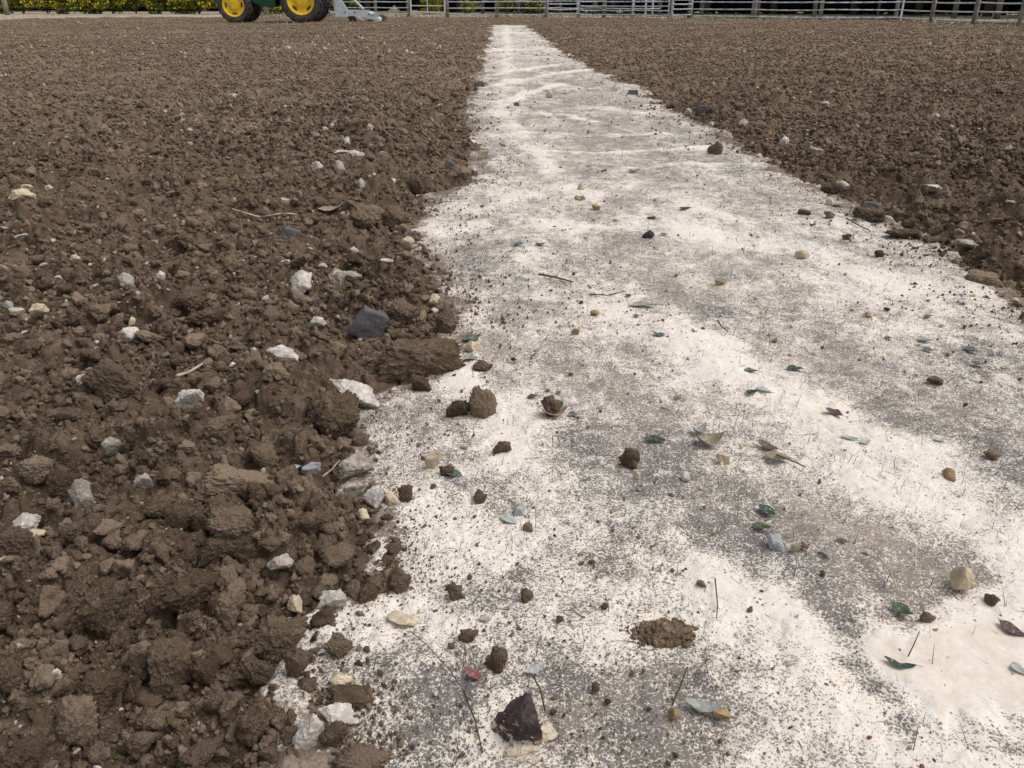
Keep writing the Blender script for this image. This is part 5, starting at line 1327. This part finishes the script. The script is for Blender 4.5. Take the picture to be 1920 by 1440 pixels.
for px in np.linspace(-420, 2250, 34):
    b_ = np.interp(px, [-400, 640, 900, 1300, 1700, 2250], [16.5, 17.5, 18.5, 20, 22, 27]) + r_.uniform(-0.7, 0.7); x, y = gp(px, b_)
    dark_shrub(x, y, n_ % 3, r_.uniform(1.5, 2.0)); n_ += 1
# trees
TS = []
for v in range(2):
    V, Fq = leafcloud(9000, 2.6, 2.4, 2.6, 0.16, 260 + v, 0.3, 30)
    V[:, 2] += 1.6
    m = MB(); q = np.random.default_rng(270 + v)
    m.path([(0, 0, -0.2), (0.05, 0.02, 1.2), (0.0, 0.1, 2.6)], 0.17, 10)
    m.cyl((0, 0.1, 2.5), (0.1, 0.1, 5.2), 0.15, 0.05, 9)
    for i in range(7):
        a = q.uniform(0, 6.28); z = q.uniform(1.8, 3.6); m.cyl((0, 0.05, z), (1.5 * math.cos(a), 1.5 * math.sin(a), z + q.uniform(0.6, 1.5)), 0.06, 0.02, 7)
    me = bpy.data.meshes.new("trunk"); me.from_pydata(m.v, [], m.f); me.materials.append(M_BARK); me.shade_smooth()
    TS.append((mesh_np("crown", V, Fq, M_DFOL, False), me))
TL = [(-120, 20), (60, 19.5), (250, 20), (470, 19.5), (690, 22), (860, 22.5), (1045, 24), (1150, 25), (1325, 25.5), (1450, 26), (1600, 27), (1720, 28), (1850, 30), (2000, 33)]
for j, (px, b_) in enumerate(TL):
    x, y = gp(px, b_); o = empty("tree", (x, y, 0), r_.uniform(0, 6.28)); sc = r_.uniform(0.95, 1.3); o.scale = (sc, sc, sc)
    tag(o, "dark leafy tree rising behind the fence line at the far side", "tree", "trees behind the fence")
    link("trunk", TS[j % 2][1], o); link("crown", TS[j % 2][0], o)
# rough grass along the far margin
q = np.random.default_rng(31); V = []; Fq = []; MI = []
M_GG = plain("margin grass green", (0.055, 0.085, 0.028), 0.8, 0.15, 0.3, 3); M_GT = plain("margin grass dry", (0.36, 0.30, 0.19), 0.85, 0.15, 0.25, 3)
n_ = 0
while n_ < 11000:
    px = q.uniform(-250, 2050); base = np.interp(px, [p[0] for p in FB], [p[1] for p in FB])
    b_ = base - q.uniform(0.0, 5.5); x, y = gp(px, b_)
    dn = float(fbm2(np.array([x * 0.4]), np.array([y * 0.6]), 701, 3)[0])
    green = (dn > 0.12)
    if px < 420 and base - b_ < 4.5 + 2 * dn: continue
    if q.random() > 0.45 + 0.5 * green: continue
    L = q.uniform(0.05, 0.16) * (1.5 if green else 1); w = q.uniform(0.004, 0.009); a = q.uniform(0, 6.28); tl = q.uniform(0, 0.6)
    d = np.array([math.sin(tl) * math.cos(a), math.sin(tl) * math.sin(a), math.cos(tl)]) * L; u = np.array([math.cos(a + 1.57), math.sin(a + 1.57), 0]) * w
    p = np.array([x, y, -0.02]); k0 = len(V)
    V += [p - u, p + u, p + d * 0.6 + u * 0.7, p + d + np.array([0, 0, -L * 0.1])]; Fq.append((k0, k0 + 1, k0 + 2, k0 + 3)); MI.append(0 if (green or px > 1150) and q.random() < 0.8 else 1)
    n_ += 1
me = mesh_np("margin_grass", V, Fq, M_GG, False); me.materials.append(M_GT); me.polygons.foreach_set("material_index", np.array(MI, np.int32))
tag(link("margin_grass", me), "rough grass along the foot of the far fences", "grass", kind="stuff")

# ------------------------------------------------------------------ light
SUN_EL, SUN_AZ = 60, 100       # azimuth measured from straight ahead, to the left negative
w = bpy.data.worlds.new("World"); scene.world = w; w.use_nodes = True
nt_ = w.node_tree; bg = nt_.nodes["Background"]
sky = nt_.nodes.new("ShaderNodeTexSky"); sky.sky_type = 'NISHITA'; sky.sun_disc = False
sky.sun_elevation = math.radians(SUN_EL); sky.sun_rotation = math.radians(SUN_AZ)
sky.air_density = 1.0; sky.dust_density = 4.0; sky.ozone_density = 1.0
hs = nt_.nodes.new("ShaderNodeHueSaturation"); hs.inputs["Saturation"].default_value = 0.28
nt_.links.new(sky.outputs[0], hs.inputs["Color"]); nt_.links.new(hs.outputs[0], bg.inputs["Color"]); bg.inputs["Strength"].default_value = 0.108
sd = bpy.data.lights.new("sun", 'SUN'); sd.energy = 1.0; sd.angle = math.radians(38); sd.color = (1.0, 0.955, 0.89)
so = bpy.data.objects.new("sun", sd); COL.objects.link(so)
from mathutils import Vector
az = math.radians(SUN_AZ); el = math.radians(SUN_EL)
dirv = Vector((math.sin(az) * math.cos(el), math.cos(az) * math.cos(el), math.sin(el)))
so.rotation_euler = (-dirv).to_track_quat('-Z', 'Y').to_euler(); so.location = dirv * 50
scene.view_settings.view_transform = 'Standard'; scene.view_settings.look = 'None'; scene.view_settings.gamma = 1.0
scene.view_settings.exposure = 0.33
